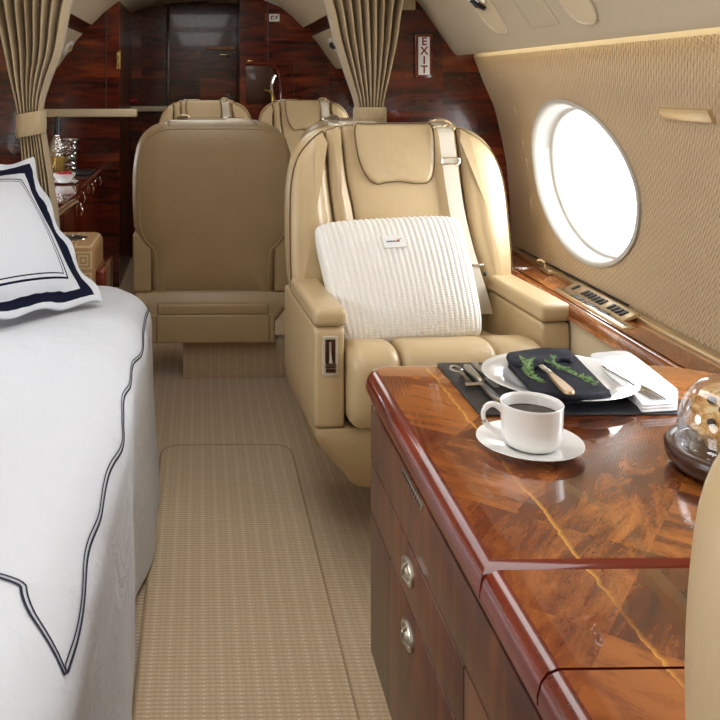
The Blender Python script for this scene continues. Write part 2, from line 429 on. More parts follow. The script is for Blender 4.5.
def text_mesh(name, s, size, mat, parent, loc, rot, ext=.0006):
    cu = bpy.data.curves.new(name, 'FONT'); cu.body = s; cu.size = size; cu.extrude = ext; cu.align_x = 'CENTER'; cu.align_y = 'CENTER'; cu.offset = size*.02
    t = bpy.data.objects.new(name, cu); C.objects.link(t)
    bpy.context.view_layer.update()
    me = bpy.data.meshes.new_from_object(t.evaluated_get(bpy.context.evaluated_depsgraph_get()))
    bpy.data.objects.remove(t); me.materials.clear(); me.materials.append(mat)
    o = bpy.data.objects.new(name, me); C.objects.link(o); o.parent = parent; o.location = loc; o.rotation_euler = rot
    return o

# ------------------------------------------------------------------ the shell of the cabin
Y0, YB, YR, YC = -.9, 3.05, 5.75, 6.45       # behind camera, mid bulkhead, right rear bulkhead, rear recess
WP = [(.948,1.352),(.984,1.26),(1.02,1.18),(1.045,1.075),(1.06,1.0),(1.072,.88),(1.077,.78),(1.078,.69)]
def wallx(z):
    if z >= WP[0][1]: return WP[0][0]
    if z <= WP[-1][1]: return WP[-1][0]
    for (xa, za), (xb, zb) in zip(WP, WP[1:]):
        if zb <= z <= za: return xa+(xb-xa)*(za-z)/(za-zb)
WINH, WINV, WZ = .324, .217, .988
def windowed_wall(name, side, ys):
    bm = bmesh.new(); zs = [.69+(1.352-.69)*i/20 for i in range(21)]
    spans = []; y = Y0
    for yc in ys:
        spans.append(('w', y, yc-.40)); spans.append(('o', yc-.40, yc+.40)); y = yc+.40
    spans.append(('w', y, YR+.7))
    for k, a, b in spans:
        if k == 'w':
            if b-a < 1e-4: continue
            grid(bm, 1, 20, lambda s, t: (side*wallx(zs[round(t*20)]), a+(b-a)*s, zs[round(t*20)]))
        else:
            yc = (a+b)/2; ring = []
            N = 96; inner = []; outer = []
            for i in range(N):
                th = 2*PI*i/N; c, s = math.cos(th), math.sin(th)
                inner.append((yc+WINH*c, WZ+WINV*s))
                hz = (1.352-WZ) if s > 0 else (WZ-.69)
                k2 = min(.40/abs(c) if abs(c) > 1e-6 else 9, hz/abs(s) if abs(s) > 1e-6 else 9)
                outer.append((yc+k2*c, WZ+k2*s))
            # exact corners
            for cy in (a, b):
                for cz in (.69, 1.352):
                    j = min(range(N), key=lambda q: (outer[q][0]-cy)**2+(outer[q][1]-cz)**2); outer[j] = (cy, cz)
            rows = []
            for q in range(9):
                t = q/8
                rows.append([bm.verts.new((side*wallx(zz), yy, zz)) for yy, zz in ((i_[0]+(o_[0]-i_[0])*t, i_[1]+(o_[1]-i_[1])*t) for i_, o_ in zip(inner, outer))])
            for r0, r1 in zip(rows, rows[1:]):
                for i in range(N): bm.faces.new((r0[i], r0[(i+1)%N], r1[(i+1)%N], r1[i]))
    return struct(obj(name, bm, M['wallcloth'], angle=80))
RW = [2.45, 1.25, .05, 4.1, 5.2]
windowed_wall('wall_right', 1, sorted(RW)); windowed_wall('wall_left', -1, sorted([2.0, .8, 4.3]))
def window(n, side, yc):
    w = bpy.data.objects.new('window_%d' % n, None); C.objects.link(w); w.location = (side*1.05, yc, WZ); struct(w)
    N = 96
    def el(h, v, dx):
        out = []
        for i in range(N):
            th = 2*PI*i/N; yy = h*math.cos(th); zz = v*math.sin(th)
            out.append((side*(wallx(WZ+zz)+dx-1.05), yy, zz))
        return out
    bm = bmesh.new(); prof = [(.012,.0),(.013,-.006),(.007,-.009),(0,-.006),(-.004,.004),(-.006,.025),(-.009,.045),(-.016,.047),(-.018,.052),(-.021,.075)]
    rows = [[bm.verts.new(p) for p in el(WINH+a, WINV+a, d)] for a, d in prof]
    for r0, r1 in zip(rows, rows[1:]):
        for i in range(N): bm.faces.new((r0[i], r0[(i+1)%N], r1[(i+1)%N], r1[i]))
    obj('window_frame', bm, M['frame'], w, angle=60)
    bm = bmesh.new(); e = el(WINH-.020, WINV-.020, .066); e2 = el(WINH-.020, WINV-.020, .070)
    f1 = [bm.verts.new(p) for p in e]; f2 = [bm.verts.new(p) for p in e2]
    bm.faces.new(f1); bm.faces.new(f2[::-1])
    for i in range(N): bm.faces.new((f1[i], f1[(i+1)%N], f2[(i+1)%N], f2[i]))
    obj('window_pane', bm, M['pane'], w, smooth=False)
n = 1
for y in RW: window(n, 1, y); n += 1
for y in (2.0, .8, 4.3): window(n, -1, y); n += 1

# floor
bm = bmesh.new(); grid(bm, 4, 12, lambda s, t: (-1.12+2.24*s, Y0+(YC+.3-Y0)*t, 0)); struct(obj('floor', bm, M['carpet'], smooth=False))
# lower side walls with ledge
def profile_sheet(name, pts, y0, y1, mat, ny=1, angle=40):
    bm = bmesh.new(); n_ = len(pts)-1
    grid(bm, n_, ny, lambda s, t: (pts[round(s*n_)][0], y0+(y1-y0)*t, pts[round(s*n_)][1])); return struct(obj(name, bm, mat, angle=angle))
for s, nm in ((1,'right'),(-1,'left')):
    bm = bmesh.new(); box(bm, (s*.962, Y0, 0), (s*1.12, YC+.2, .655)); struct(obj('wall_lower_'+nm, bm, M['leather_cream'], smooth=False))
    # ledge: wood board and its nosing
    bm = bmesh.new(); slab(bm, smooth_loop([(s*.955,.655),(s*1.09,.655),(s*1.09,.690),(s*.985,.690),(s*.980,.686),(s*.972,.686),(s*.967,.690),(s*.957,.688),(s*.951,.678),(s*.951,.664)], 3), [(0,Y0),(0,YB)], lambda a, b, d: (a, d, b))
    struct(obj('trim_ledge_'+nm, bm, M['wood_ledge']))
    # cove above the wall, valance and the ceiling
    struct(profile_sheet('trim_cove_'+nm, [(s*.948,1.352),(s*.955,1.405),(s*.90,1.405),(s*.896,1.375)], Y0, YR, M['lining']))
    struct(profile_sheet('trim_valance_'+nm, [(s*.896,1.375),(s*.898,1.362),(s*.892,1.358),(s*.880,1.366),(s*.868,1.381),(s*.765,1.530),(s*.728,1.572)], Y0, YC+.2, M['lining']))
    struct(profile_sheet('trim_groove_'+nm, [(s*.728,1.572),(s*.745,1.60),(s*.70,1.635),(s*.672,1.627)], Y0, YC+.2, M['wood_dark']))
cp = [(.672,1.627),(.60,1.70),(.51,1.77),(.40,1.815),(.2,1.85),(0,1.86)]
cpf = [(-x, z) for x, z in cp] + cp[::-1][1:]
profile_sheet('ceiling', cpf, Y0, YC+.2, M['lining'], 1, 80)
# outer skin closing cove gap and side sections above rear walls
bm = bmesh.new()
for s in (1,-1):
    grid(bm, 1, 1, lambda a, t: (s*(.948+.02*a), Y0+(YC+.2-Y0)*t, 1.352+.3*a))
struct(obj('wall_outer_skin', bm, M['lining'], smooth=False))

bm = bmesh.new(); box(bm, (-1.12, Y0-.03, 0), (1.12, Y0, 1.9)); struct(obj('wall_back', bm, M['lining'], smooth=False))
# bulkheads (wood) : outline in x,z
def side_curve(s, xin, zlo=0, top=True):
    pts = [(s*xin, zlo), (s*.97, zlo), (s*1.085, .60)] + [(s*(x+.01), z) for x, z in WP[::-1]] + [(s*.93,1.40),(s*.77,1.58),(s*.62,1.72)]
    if xin < .62: pts += [(s*xin, 1.80 if xin > .3 else 1.87)]
    return pts
def bulk(name, pts, y0, y1, mat):
    bm = bmesh.new(); p = ccw(pts)
    a = [bm.verts.new((x, y0, z)) for x, z in p]; b = [bm.verts.new((x, y1, z)) for x, z in p]
    bm.faces.new(a); bm.faces.new(b[::-1]); n_ = len(p)
    for i in range(n_): bm.faces.new((a[i], a[(i+1)%n_], b[(i+1)%n_], b[i]))
    bmesh.ops.triangulate(bm, faces=[f for f in bm.faces if len(f.verts) > 4])
    return struct(obj(name, bm, mat, smooth=False))
bulk('wall_bulkhead_right', side_curve(1, .565), YB, YB+.04, M['wood_xz'])
bulk('wall_bulkhead_left', side_curve(-1, .565), YB-.04, YB, M['wood_xz'])
bulk('wall_rear_left', side_curve(-1, .50), 5.50, 5.54, M['wood_xz'])
bulk('wall_rear_right', side_curve(1, .26), YR, YR+.04, M['wood_xz'])
bulk('wall_rear_centre', [(-.6,0),(.4,0),(.4,1.9),(-.6,1.9)], YC, YC+.04, M['wood_xz'])
bm = bmesh.new(); box(bm, (-.52,5.54,0), (-.50,YC,1.8)); struct(obj('wall_recess_left', bm, M['wood_yz'], smooth=False))
bm = bmesh.new(); box(bm, (.262,YR+.04,0), (.285,YC,1.87)); struct(obj('wall_recess_right', bm, M['wood_yz'], smooth=False))
# panel seams as thin dark grooves/trim strips on the rear walls
def strip(name, a, b, mat=None):
    return struct(obj(name, rbox(a, b, .0015, 2), mat or M['wood_dark']))
p = PYY(168, 50, YC-.01); strip('trim_rear_post', (p.x-.012, YC-.012, 0), (p.x+.012, YC+.002, 1.86))
p = PYY(106, 50, 5.49); strip('trim_rear_seam', (p.x-.003, 5.492, 1.09), (p.x+.003, 5.502, 1.80))
p = PYY(268, 30, YR); strip('trim_rear_seam', (p.x-.003, YR-.004, .9), (p.x+.003, YR+.002, 1.85))
p = PYY(240, 30, YC-.02); strip('trim_door_post', (p.x-.02, YC-.02, 0), (p.x+.01, YC+.002, 1.86))
# rear flush panel outline to the right
q0 = PYY(294, 64, YR); q1 = PYY(328, 110, YR)
bm = bmesh.new(); tube(bm, [(x, YR-.001, z) for x, z in rrect(q0.x, q1.z, q1.x, q0.z, .01, 3)], .002, 6, closed=True, smooth=0); struct(obj('trim_flush_panel', bm, M['wood_dark']))
# cream rails at elbow height
a = PYY(20, 110, 5.44); b = PYY(137, 117, 5.44)
rail = obj('trim_rear_rail', rbox((-1.07, 5.42, b.z), (b.x, 5.50, a.z+.006), .008), M['leather_cream']); struct(rail)
a = PYY(130, 106, YC-.05); b = PYY(168, 110, YC-.05)
rail = obj('trim_recess_rail', rbox((-.50, YC-.12, b.z-.01), (b.x, YC, a.z), .008), M['leather_cream']); struct(rail)

# EXIT sign
e0 = PYY(414, 34, YB); e1 = PYY(432, 78, YB)
cx, cz = (e0.x+e1.x)/2, (e0.z+e1.z)/2
sg = thing('exit_sign', 'vertical white exit sign with dark red letters on the wood bulkhead', 'sign', (cx, YB, cz))
w, h = (e1.x-e0.x)/2, (e0.z-e1.z)/2
o = obj('sign_frame', rbox((-w, -.012, -h), (w, -.0005, h), .003), M['wood_red'], sg)
o = obj('sign_face', rbox((-w*.62, -.016, -h*.86), (w*.62, -.011, h*.86), .001), M['white'], sg)
for i, ch in enumerate('EXIT'):
    text_mesh('letter', ch, .038, M['redtext'], sg, (0, -.0165, h*.64-i*h*.425), (PI/2, 0, 0))
for i in (-1,1):
    bm = bmesh.new(); ball(bm, (w*.8*i, -.012, -h*.93), .0022); obj('screw', bm, M['chrome'], sg)
# small no smoking sign
e0 = PYY(269, 14, YR); e1 = PYY(279.5, 21.5, YR)
sg = thing('cabin_sign', 'tiny white sign with dark red and green symbols on rear wall', 'sign', ((e0.x+e1.x)/2, YR, (e0.z+e1.z)/2))
w, h = (e1.x-e0.x)/2, (e0.z-e1.z)/2
obj('sign_face', rbox((-w,-.006,-h), (w,-.0005,h), .002), M['white'], sg)
obj('red_symbol', rbox((-w*.66,-.008,-h*.6), (-w*.40,-.0055,h*.5), .001), M['redtext'], sg)
obj('red_symbol', rbox((-w*.40,-.008,h*.25), (-w*.0,-.0055,h*.55), .001), M['redtext'], sg)
obj('dark_symbol', rbox((-w*.2,-.008,-h*.65), (-w*.0,-.0055,-h*.1), .001), M['black'], sg)
bm = bmesh.new(); slab(bm, [(w*.1,0),(w*.45,h*.6),(w*.75,h*.5),(w*.5,0),(w*.6,-h*.6)], [(0,-.0055),(0,-.008)], lambda a, b, d: (a, d, b)); obj('green_symbol', bm, M['green'], sg, smooth=False)

# wall fittings
z0 = 1.185
bz = PXX(662, 107, wallx(1.20)); bz2 = PXX(718, 122, wallx(1.17))
pl = thing('wall_plate', 'long slim champagne metal plate on the upper wall by the window', 'plate', (wallx(1.19), (bz.y+bz2.y)/2, (bz.z+bz2.z)/2))
hy = abs(bz.y-bz2.y)/2; hz = .0135
rot = math.atan2(WP[1][0]-WP[2][0], WP[1][1]-WP[2][1])
pl.rotation_euler = (0, rot, 0)
obj('plate_face', rbox((-.009,-hy,-hz), (0.004,hy,hz), .002), M['champagne'], pl)
obj('plate_rim', rbox((-.011,-hy,hz-.001), (0.004,hy,hz+.002), .0008), M['champagne'], pl)
obj('plate_rim', rbox((-.011,-hy-.002,-hz), (0.004,-hy+.002,hz+.002), .0008), M['champagne'], pl)

# ledge fittings
rl = obj('window_rail', rbox((1.047,Y0+.3,.690), (1.072,3.0,.704), .004), M['champagne']); tag(rl, 'long champagne metal rail where the ledge meets the window wall', 'rail')
sh = obj('shade_seal', rbox((1.070,2.20,.7045), (1.0755,2.95,.708), .001), M['black']); tag(sh, 'thin black strip on the rail under the oval window', 'seal')
cpn = thing('control_panel', 'champagne switch panel with black buttons on the ledge rail under the window', 'control panel', (1.040, 2.27, .690))
cpn.rotation_euler = (0, math.radians(-22), 0)
obj('panel_plate', rbox((-.030,-.17,.006), (.018,.17,.016), .003), M['champagne'], cpn)
ys = [.135] + [.075-.021*i for i in range(6)] + [-.075-.021*i for i in range(4)]
for y in ys: obj('button', rbox((-.018,y-.007,.0145), (.006,y+.007,.019), .0015), M['black'], cpn)
tr = thing('glass_slot', 'dark glazed slot with champagne frame beside the switch panel', 'tray', (.998, 2.24, .690))
obj('slot_frame', rbox((-.016,-.20,-.004), (.016,.20,.004), .002), M['champagne'], tr)
obj('slot_glass', rbox((-.011,-.19,.001), (.011,.19,.0055), .001), M['chrome'], tr)
for i in range(3): obj('slot_insert', rbox((-.007,.06-.075*i,.005), (.007,.11-.075*i,.007), .0008), M['black'], tr)
lt = thing('shade_latch', 'small champagne latch lever on the rail left of the oval window', 'latch', (1.045, 2.66, .700))
bm = bmesh.new(); tube(bm, [(0,0,0),(-.002,0,.018),(-.012,.008,.026),(-.02,.014,.022)], .0045, 8); obj('lever', bm, M['champagne'], lt)
obj('latch_base', rbox((-.012,-.05,-.006), (.010,.02,.006), .002), M['champagne'], lt)
st = obj('ledge_joint_strip', rbox((.962,2.715,.6895), (1.04,2.725,.693), .0008), M['chrome']); tag(st, 'thin bright metal strip across the wooden window ledge', 'strip')

# overhead vents
SL = Vector((-.569,0,.822)); NN = Vector((-.822,0,-.569))
def vent(c, label, wy=.075, wl=.085):
    t = thing('overhead_vent', label, 'air vent', c, 0, 'air vents in the overhead panel')
    f = lambda a, b, d: Vector((0,1,0))*a + SL*b + NN*d
    N = 40; rows = []; bm = bmesh.new()
    def oval(k): return [(wy*k*math.copysign(abs(math.cos(2*PI*i/N))**.8, math.cos(2*PI*i/N)), wl*k*math.copysign(abs(math.sin(2*PI*i/N))**.8, math.sin(2*PI*i/N))) for i in range(N)]
    for k, d in ((1.04,.0005),(1.03,.004),(.98,.005),(.95,.002),(.93,-.0)): rows.append([bm.verts.new(f(a, b, d)) for a, b in oval(k)])
    for r0, r1 in zip(rows, rows[1:]):
        for i in range(N): bm.faces.new((r0[i], r0[(i+1)%N], r1[(i+1)%N], r1[i]))
    obj('vent_rim', bm, M['lining'], t)
    bm = bmesh.new(); slab(bm, oval(.94), [(0,.001),(0,.0018)], f); obj('vent_dish', bm, M['leather_cream'], t)
    for dy, db in ((.022,.035),(-.03,.04)):
        bm = bmesh.new(); prof = [(0,.0),(.024,.0),(.026,.008),(.021,.014),(.012,.016),(.010,.008),(0,.008)]
        lathe(bm, prof, 24)
        for v in bm.verts: v.co = f(v.co.x+dy, v.co.y+db, v.co.z+.002)
        obj('nozzle', bm, M['chrome'], t)
    bm = bmesh.new(); tube(bm, [f(-.01,.0,.006), f(.0,.03,.02), f(.012,.055,.012)], .006, 8); obj('vent_lever', bm, M['black'], t)
def onval(u, v, side=1):
    r = ray(u, v); # plane through (.868,1.381)-(.765,1.530)
    m = (1.530-1.381)/(.868-.765)
    # H + r.z t = 1.381 + m(.868 - side*r.x t)
    t = (1.381+m*.868-H)/(r.z+m*side*r.x); return CAM+r*t
vent(onval(486, 8), 'overhead air vent nearest the exit sign, chrome nozzles in an oval recess')
vent(onval(569, -8), 'overhead air vent above the oval window, cut by the top of the picture')
c = onval(533, 8); pn = thing('access_panel', 'flush square cream panel between the two overhead vents', 'panel', c)
f = lambda a, b, d: Vector((0,1,0))*a + SL*b + NN*d
bm = bmesh.new(); slab(bm, rrect(-.09,-.055,.09,.075,.01), [(0,.0),(0,.0012),(.001,.002)], f); obj('panel_face', bm, M['lining'], pn)
# rear passenger units (oval light recess)
for s, uv, lb in ((-1, (68,48), 'small oval recess in the rear left overhead panel'), (1, (334,45), 'oval reading light recess in the rear right overhead panel')):
    c = onval(*uv, side=s)
    if not (3.2 < c.y < 5.6): c = Vector((s*.82, 4.6, 1.45))
    t = thing('reading_light', lb, 'reading light', c)
    sl = Vector((-.569*s,0,.822)); nn = Vector((-.822*s,0,-.569))
    g = lambda a, b, d: Vector((0,1,0))*a + sl*b + nn*d
    el = [(.11*math.cos(2*PI*i/32), .05*math.sin(2*PI*i/32)) for i in range(32)]
    bm = bmesh.new(); slab(bm, el, [(0,0),(.002,.005),(.008,.004)], g); obj('recess', bm, M['white'], t)
    for k in (-.03,.03):
        bm = bmesh.new(); tube(bm, [g(k,-.02,.004), g(k+.01,0,.014), g(k,.02,.006)], .008, 8); obj('lamp', bm, M['black'] if s > 0 else M['champagne'], t)

# ------------------------------------------------------------------ aisle runner
rn = thing('aisle_runner', 'beige woven carpet runner with bound edge lying along the aisle', 'carpet runner', (0,0,0))
ol = rrect(-.135, -.5, .315, 3.07, .07)
bm = bmesh.new(); slab(bm, ol, [(0,.0005),(0,.006),(.003,.009),(.008,.010)], lambda a, b, d: (a, b, d), capn=2); obj('runner_field', bm, M['runner'], rn)
bm = bmesh.new(); tube(bm, [(a, b, .008) for a, b in offs(ccw(ol), .003)], .0035, 6, closed=True, smooth=0); obj('edge_binding', bm, M['binding'], rn)

# ------------------------------------------------------------------ seats
def S(u, v): return ((u-400.5)/885*2.66, 1.26-(v-84)/885*2.66)
def base_y(z): return (z-.6)*.13
def fm(a, b, d): return (a, base_y(b)-d, b)
def make_seat(name, label, loc):
    t = thing(name, label, 'seat', loc)
    L = M['leather']
    half = [(.0,1.132),(.14,1.132),(.215,1.125),(.27,1.10),(.312,1.05),(.333,.97),(.341,.88),(.341,.75),(.332,.65),(.30,.585),(.272,.55),(.266,.46),(.262,.38),(.24,.355),(.0,.355)]
    ol = half + [(-x, z) for x, z in half[::-1][1:-1]]
    ol = smooth_loop(ol, 4)
    bm = bmesh.new(); slab(bm, ol, [(.03,.015),(.008,.01),(0,-.01),(0,-.07),(.006,-.10),(.02,-.122),(.03,-.126),(.034,-.124),(.04,-.128)], fm, (0,-.012)); obj('backrest', bm, L, t)
    def pad(nm, px, th, r, bul, mat=L, d0=0.0, per=6):
        o_ = smooth_loop([S(*q) for q in px], per)
        bm = bmesh.new(); slab(bm, o_, [(r*.5, d0), (0, d0+.004)]+[(r*(1-math.cos(PI/2*i/5)), d0+th-r*.9*(1-math.sin(PI/2*i/5))) for i in range(6)], fm, (0, bul*.5), capn=10)
        po = obj(nm, bm, mat, t, angle=80)
        bm = bmesh.new(); oc = ccw(o_); tube(bm, [fm(a, b, d0+th*(.9 if nm == 'headrest' else .62)) for a, b in offs(oc, -.0005)], .0016, 6, closed=True, smooth=0); obj('seam', bm, M['seam'], po)
        return po
    pad('side_bolster', [(287,268),(287,225),(289,185),(295,160),(306,144),(319,133),(324,134),(325,155),(327,185),(331,220),(338,275),(336,292),(300,292),(288,286)], .055, .035, .018)
    pad('channel', [(326,133),(333,129),(341,128),(342,150),(345,180),(352,220),(360,300),(340,300),(333,225),(329,190),(327,155)], .048, .02, .012)
    pad('centre_panel', [(343,128),(360,126),(400,126),(440,126),(448,128),(452,160),(457,200),(466,300),(380,310),(362,300),(354,220),(347,180),(344,150)], .038, .018, .012)
    pad('headrest', [(355,126),(370,124),(420,124),(434,126),(436,150),(434,172),(428,182),(415,183),(398,181),(385,182),(374,183),(364,174),(357,155)], .056, .014, .006)
    pad('channel', [(450,128),(459,130),(462,160),(465,200),(474,260),(482,300),(468,300),(460,220),(454,170)], .044, .012, .008)
    pad('side_bolster', [(461,131),(475,134),(490,144),(502,160),(509,185),(512,225),(513,268),(509,290),(490,292),(482,280),(472,240),(467,200),(464,165)], .055, .035, .018)
    # crest piece behind the top edge
    bm = bmesh.new(); slab(bm, rrect(-.19,.115,.20,.185,.03), rnd(1.105,1.137,.008), lambda a, b, d: (a, b, d)); obj('crest_trim', bm, M['silver_trim'], t)
    bm = bmesh.new(); slab(bm, rrect(-.16,.10,-.04,.165,.02), rnd(1.12,1.143,.006), lambda a, b, d: (a, b+.01, d)); obj('latch_cap', bm, M['silver_trim'], t)
    # cushions
    side = [(.02,.44),(.02,.525),(-.10,.540),(-.22,.565),(-.33,.597),(-.400,.600),(-.442,.580),(-.458,.54),(-.455,.47),(-.435,.415),(-.39,.392),(-.2,.40)]
    sp = smooth_loop(side, 4)
    for x0, x1, r, b_ in ((-.258,-.125,.035,.012),(-.124,.124,.02,.006),(.125,.258,.035,.012)):
        bm = bmesh.new(); slab(bm, sp, rnd(x0, x1, r, 5), lambda a, b, d: (d, a, b)); obj('seat_cushion', bm, M['leather'], t, angle=70)
    # arms
    for s in (-1,1):
        body = rrect(-.386,.384,.118,.642,.018)
        bm = bmesh.new(); slab(bm, body, rnd(s*.262, s*.340, .010), lambda a, b, d: (d, a, b)); arm = obj('armrest', bm, L, t)
        cap = rrect(-.393,.644,.03,.692,.018)
        bm = bmesh.new(); slab(bm, cap, rnd(s*.258, s*.343, .014, 5), lambda a, b, d: (d, a, b)); obj('arm_pad', bm, L, arm)
        if s < 0:
            bm = bmesh.new()
            o1 = rrect(-.322,.522,-.280,.622,.005); o2 = offs(ccw(o1), .0075); o1 = ccw(o1)
            k = len(o1); A = [bm.verts.new((x,-.3845,z)) for x, z in o1]; B = [bm.verts.new((x,-.3920,z)) for x, z in offs(o1,.001)]; Cc = [bm.verts.new((x,-.3920,z)) for x, z in o2]; D = [bm.verts.new((x,-.3865,z)) for x, z in o2]
            for r0, r1 in ((A,B),(B,Cc),(Cc,D)):
                for i in range(k): bm.faces.new((r0[i], r0[(i+1)%k], r1[(i+1)%k], r1[i]))
            ct = obj('seat_control', bm, M['silver_trim'], arm)
            obj('control_recess', rbox((-.318,-.3882,.526), (-.284,-.3825,.618), .001), M['wood_dark'], arm)
            bm = bmesh.new(); tube(bm, [(-.301,-.3880,.607),(-.301,-.3900,.577),(-.301,-.3950,.555)], [.0035,.0035,.005], 8); box(bm, (-.315,-.3990,.547), (-.287,-.3890,.553)); obj('control_lever', bm, M['nickel'], arm)
            obj('control_latch', rbox((-.315,-.3960,.531), (-.287,-.3880,.543), .001), M['chrome'], arm)
    # base shroud
    bm = bmesh.new(); rows = []
    for z, xh, ya, yb, r in ((.384,.336,-.383,.11,.02),(.37,.338,-.386,.12,.02),(.335,.325,-.378,.135,.03),(.27,.275,-.35,.145,.04),(.225,.235,-.325,.15,.04),(.20,.225,-.30,.145,.04),(.185,.21,-.28,.13,.04)):
        rows.append([bm.verts.new((a, b, z)) for a, b in rrect(-xh, ya, xh, yb, r)])
    k = len(rows[0])
    for r0, r1 in zip(rows, rows[1:]):
        for i in range(k): bm.faces.new((r0[i], r0[(i+1)%k], r1[(i+1)%k], r1[i]))
    bm.faces.new(rows[0]); bm.faces.new(rows[-1]); obj('base_shroud', bm, L, t, angle=50)
    obj('pedestal', rbox((-.07,-.16,0.0), (.07,-.005,.18), .006), M['nickel'], t)
    obj('rear_skirt', rbox((-.262,.02,.172), (.262,.150,.30), .012), L, t)
    for sx in (-1, 1): obj('skirt_seam', rbox((sx*.236-.0015,.148,.176), (sx*.236+.0015,.1515,.296), .0007, 1), M['seam'], t)
    obj('skirt_lip', rbox((-.235,.06,.296), (.235,.152,.345), .01), L, t)
    # shoulder belt
    bel = [(.128,1.150,.020),(.132,1.125,.078),(.142,1.06,.072),(.153,.97,.066),(.166,.87,.066),(.186,.77,.07),(.215,.66,.075),(.236,.585,.07)]
    q = smooth_loop(bel, 5, False); bm = bmesh.new(); rows = []
    for i, (x, z, d) in enumerate(q):
        y = base_y(z)-d
        rows.append([bm.verts.new(p) for p in ((x-.023,y,z),(x+.023,y,z),(x+.023,y+.0022,z),(x-.023,y+.0022,z))])
    for r0, r1 in zip(rows, rows[1:]):
        for i in range(4): bm.faces.new((r0[i], r0[(i+1)%4], r1[(i+1)%4], r1[i]))
    bm.faces.new(rows[0]); bm.faces.new(rows[-1]); bl = obj('shoulder_belt', bm, M['beltweb'], t, smooth=False)
    z = 1.03; y = base_y(z)-.073
    bm = bmesh.new(); tube(bm, [(x+.147, y-.002, zz+z) for x, zz in rrect(-.027,-.009,.027,.009,.003,2)], .0028, 8, closed=True, smooth=0); obj('belt_slider', bm, M['chrome'], bl)
    bm = bmesh.new(); tube(bm, [(.096,base_y(1.14)-.03,1.140),(.115,base_y(1.14)-.05,1.150),(.14,base_y(1.14)-.05,1.150),(.162,base_y(1.12)-.07,1.135),(.158,base_y(1.12)-.078,1.122)], .005, 8); tube(bm, [(.105,base_y(1.13)-.06,1.128),(.13,base_y(1.13)-.075,1.135),(.15,base_y(1.13)-.06,1.142)], .004, 8); obj('belt_guide', bm, M['champagne'], bl)
    obj('belt_clip', rbox((.186,base_y(.72)-.079,.725), (.234,base_y(.72)-.072,.730), .001), M['chrome'], bl)
    bm = bmesh.new(); ball(bm, (.238,base_y(.69)-.072,.70), .006); obj('belt_button', bm, M['black'], bl)
    return t
seat = make_seat('armchair', 'tan leather armchair with white knit pillow beside the oval window', (.602, 2.64, 0))
def place(label, loc, rz, sc=(1,1,1), name='armchair'):
    c = copy_tree(seat); c['label'] = label; c.location = loc; c.rotation_euler = (0,0,rz); c.scale = sc; c.name = name; return c
place('tan leather armchair seen from its plain smooth back, standing beyond the bed', (.055, 3.87, 0), PI, (1,1,.975))
place('tan leather armchair seen from behind, mostly hidden by the chair with the pillow', (.682, 3.87, 0), PI, (.81,1,.975))
place('distant tan armchair facing us, the left one of the far pair', (.035, 5.33, 0), 0, (.87,.95,1.02))
place('distant tan armchair facing us, the right one of the far pair', (.635, 5.33, 0), 0, (.86,.95,1.02))
place('beige leather seat back out of focus at the right edge, nearest the camera', (.621, .44, 0), 0, (.9,1,.94))

a = PYY(183, 352, 3.79); b = PYY(293, 378, 3.79)
pt = obj('carpeted_plinth', rbox((a.x, 3.785, 0.0), (b.x, 3.862, .165), .004), M['carpet']); tag(pt, 'low carpet-covered plinth under the armchair seen from its back', 'plinth')
seat.rotation_euler = (0, 0, .06); seat.scale = (.985,1,1)
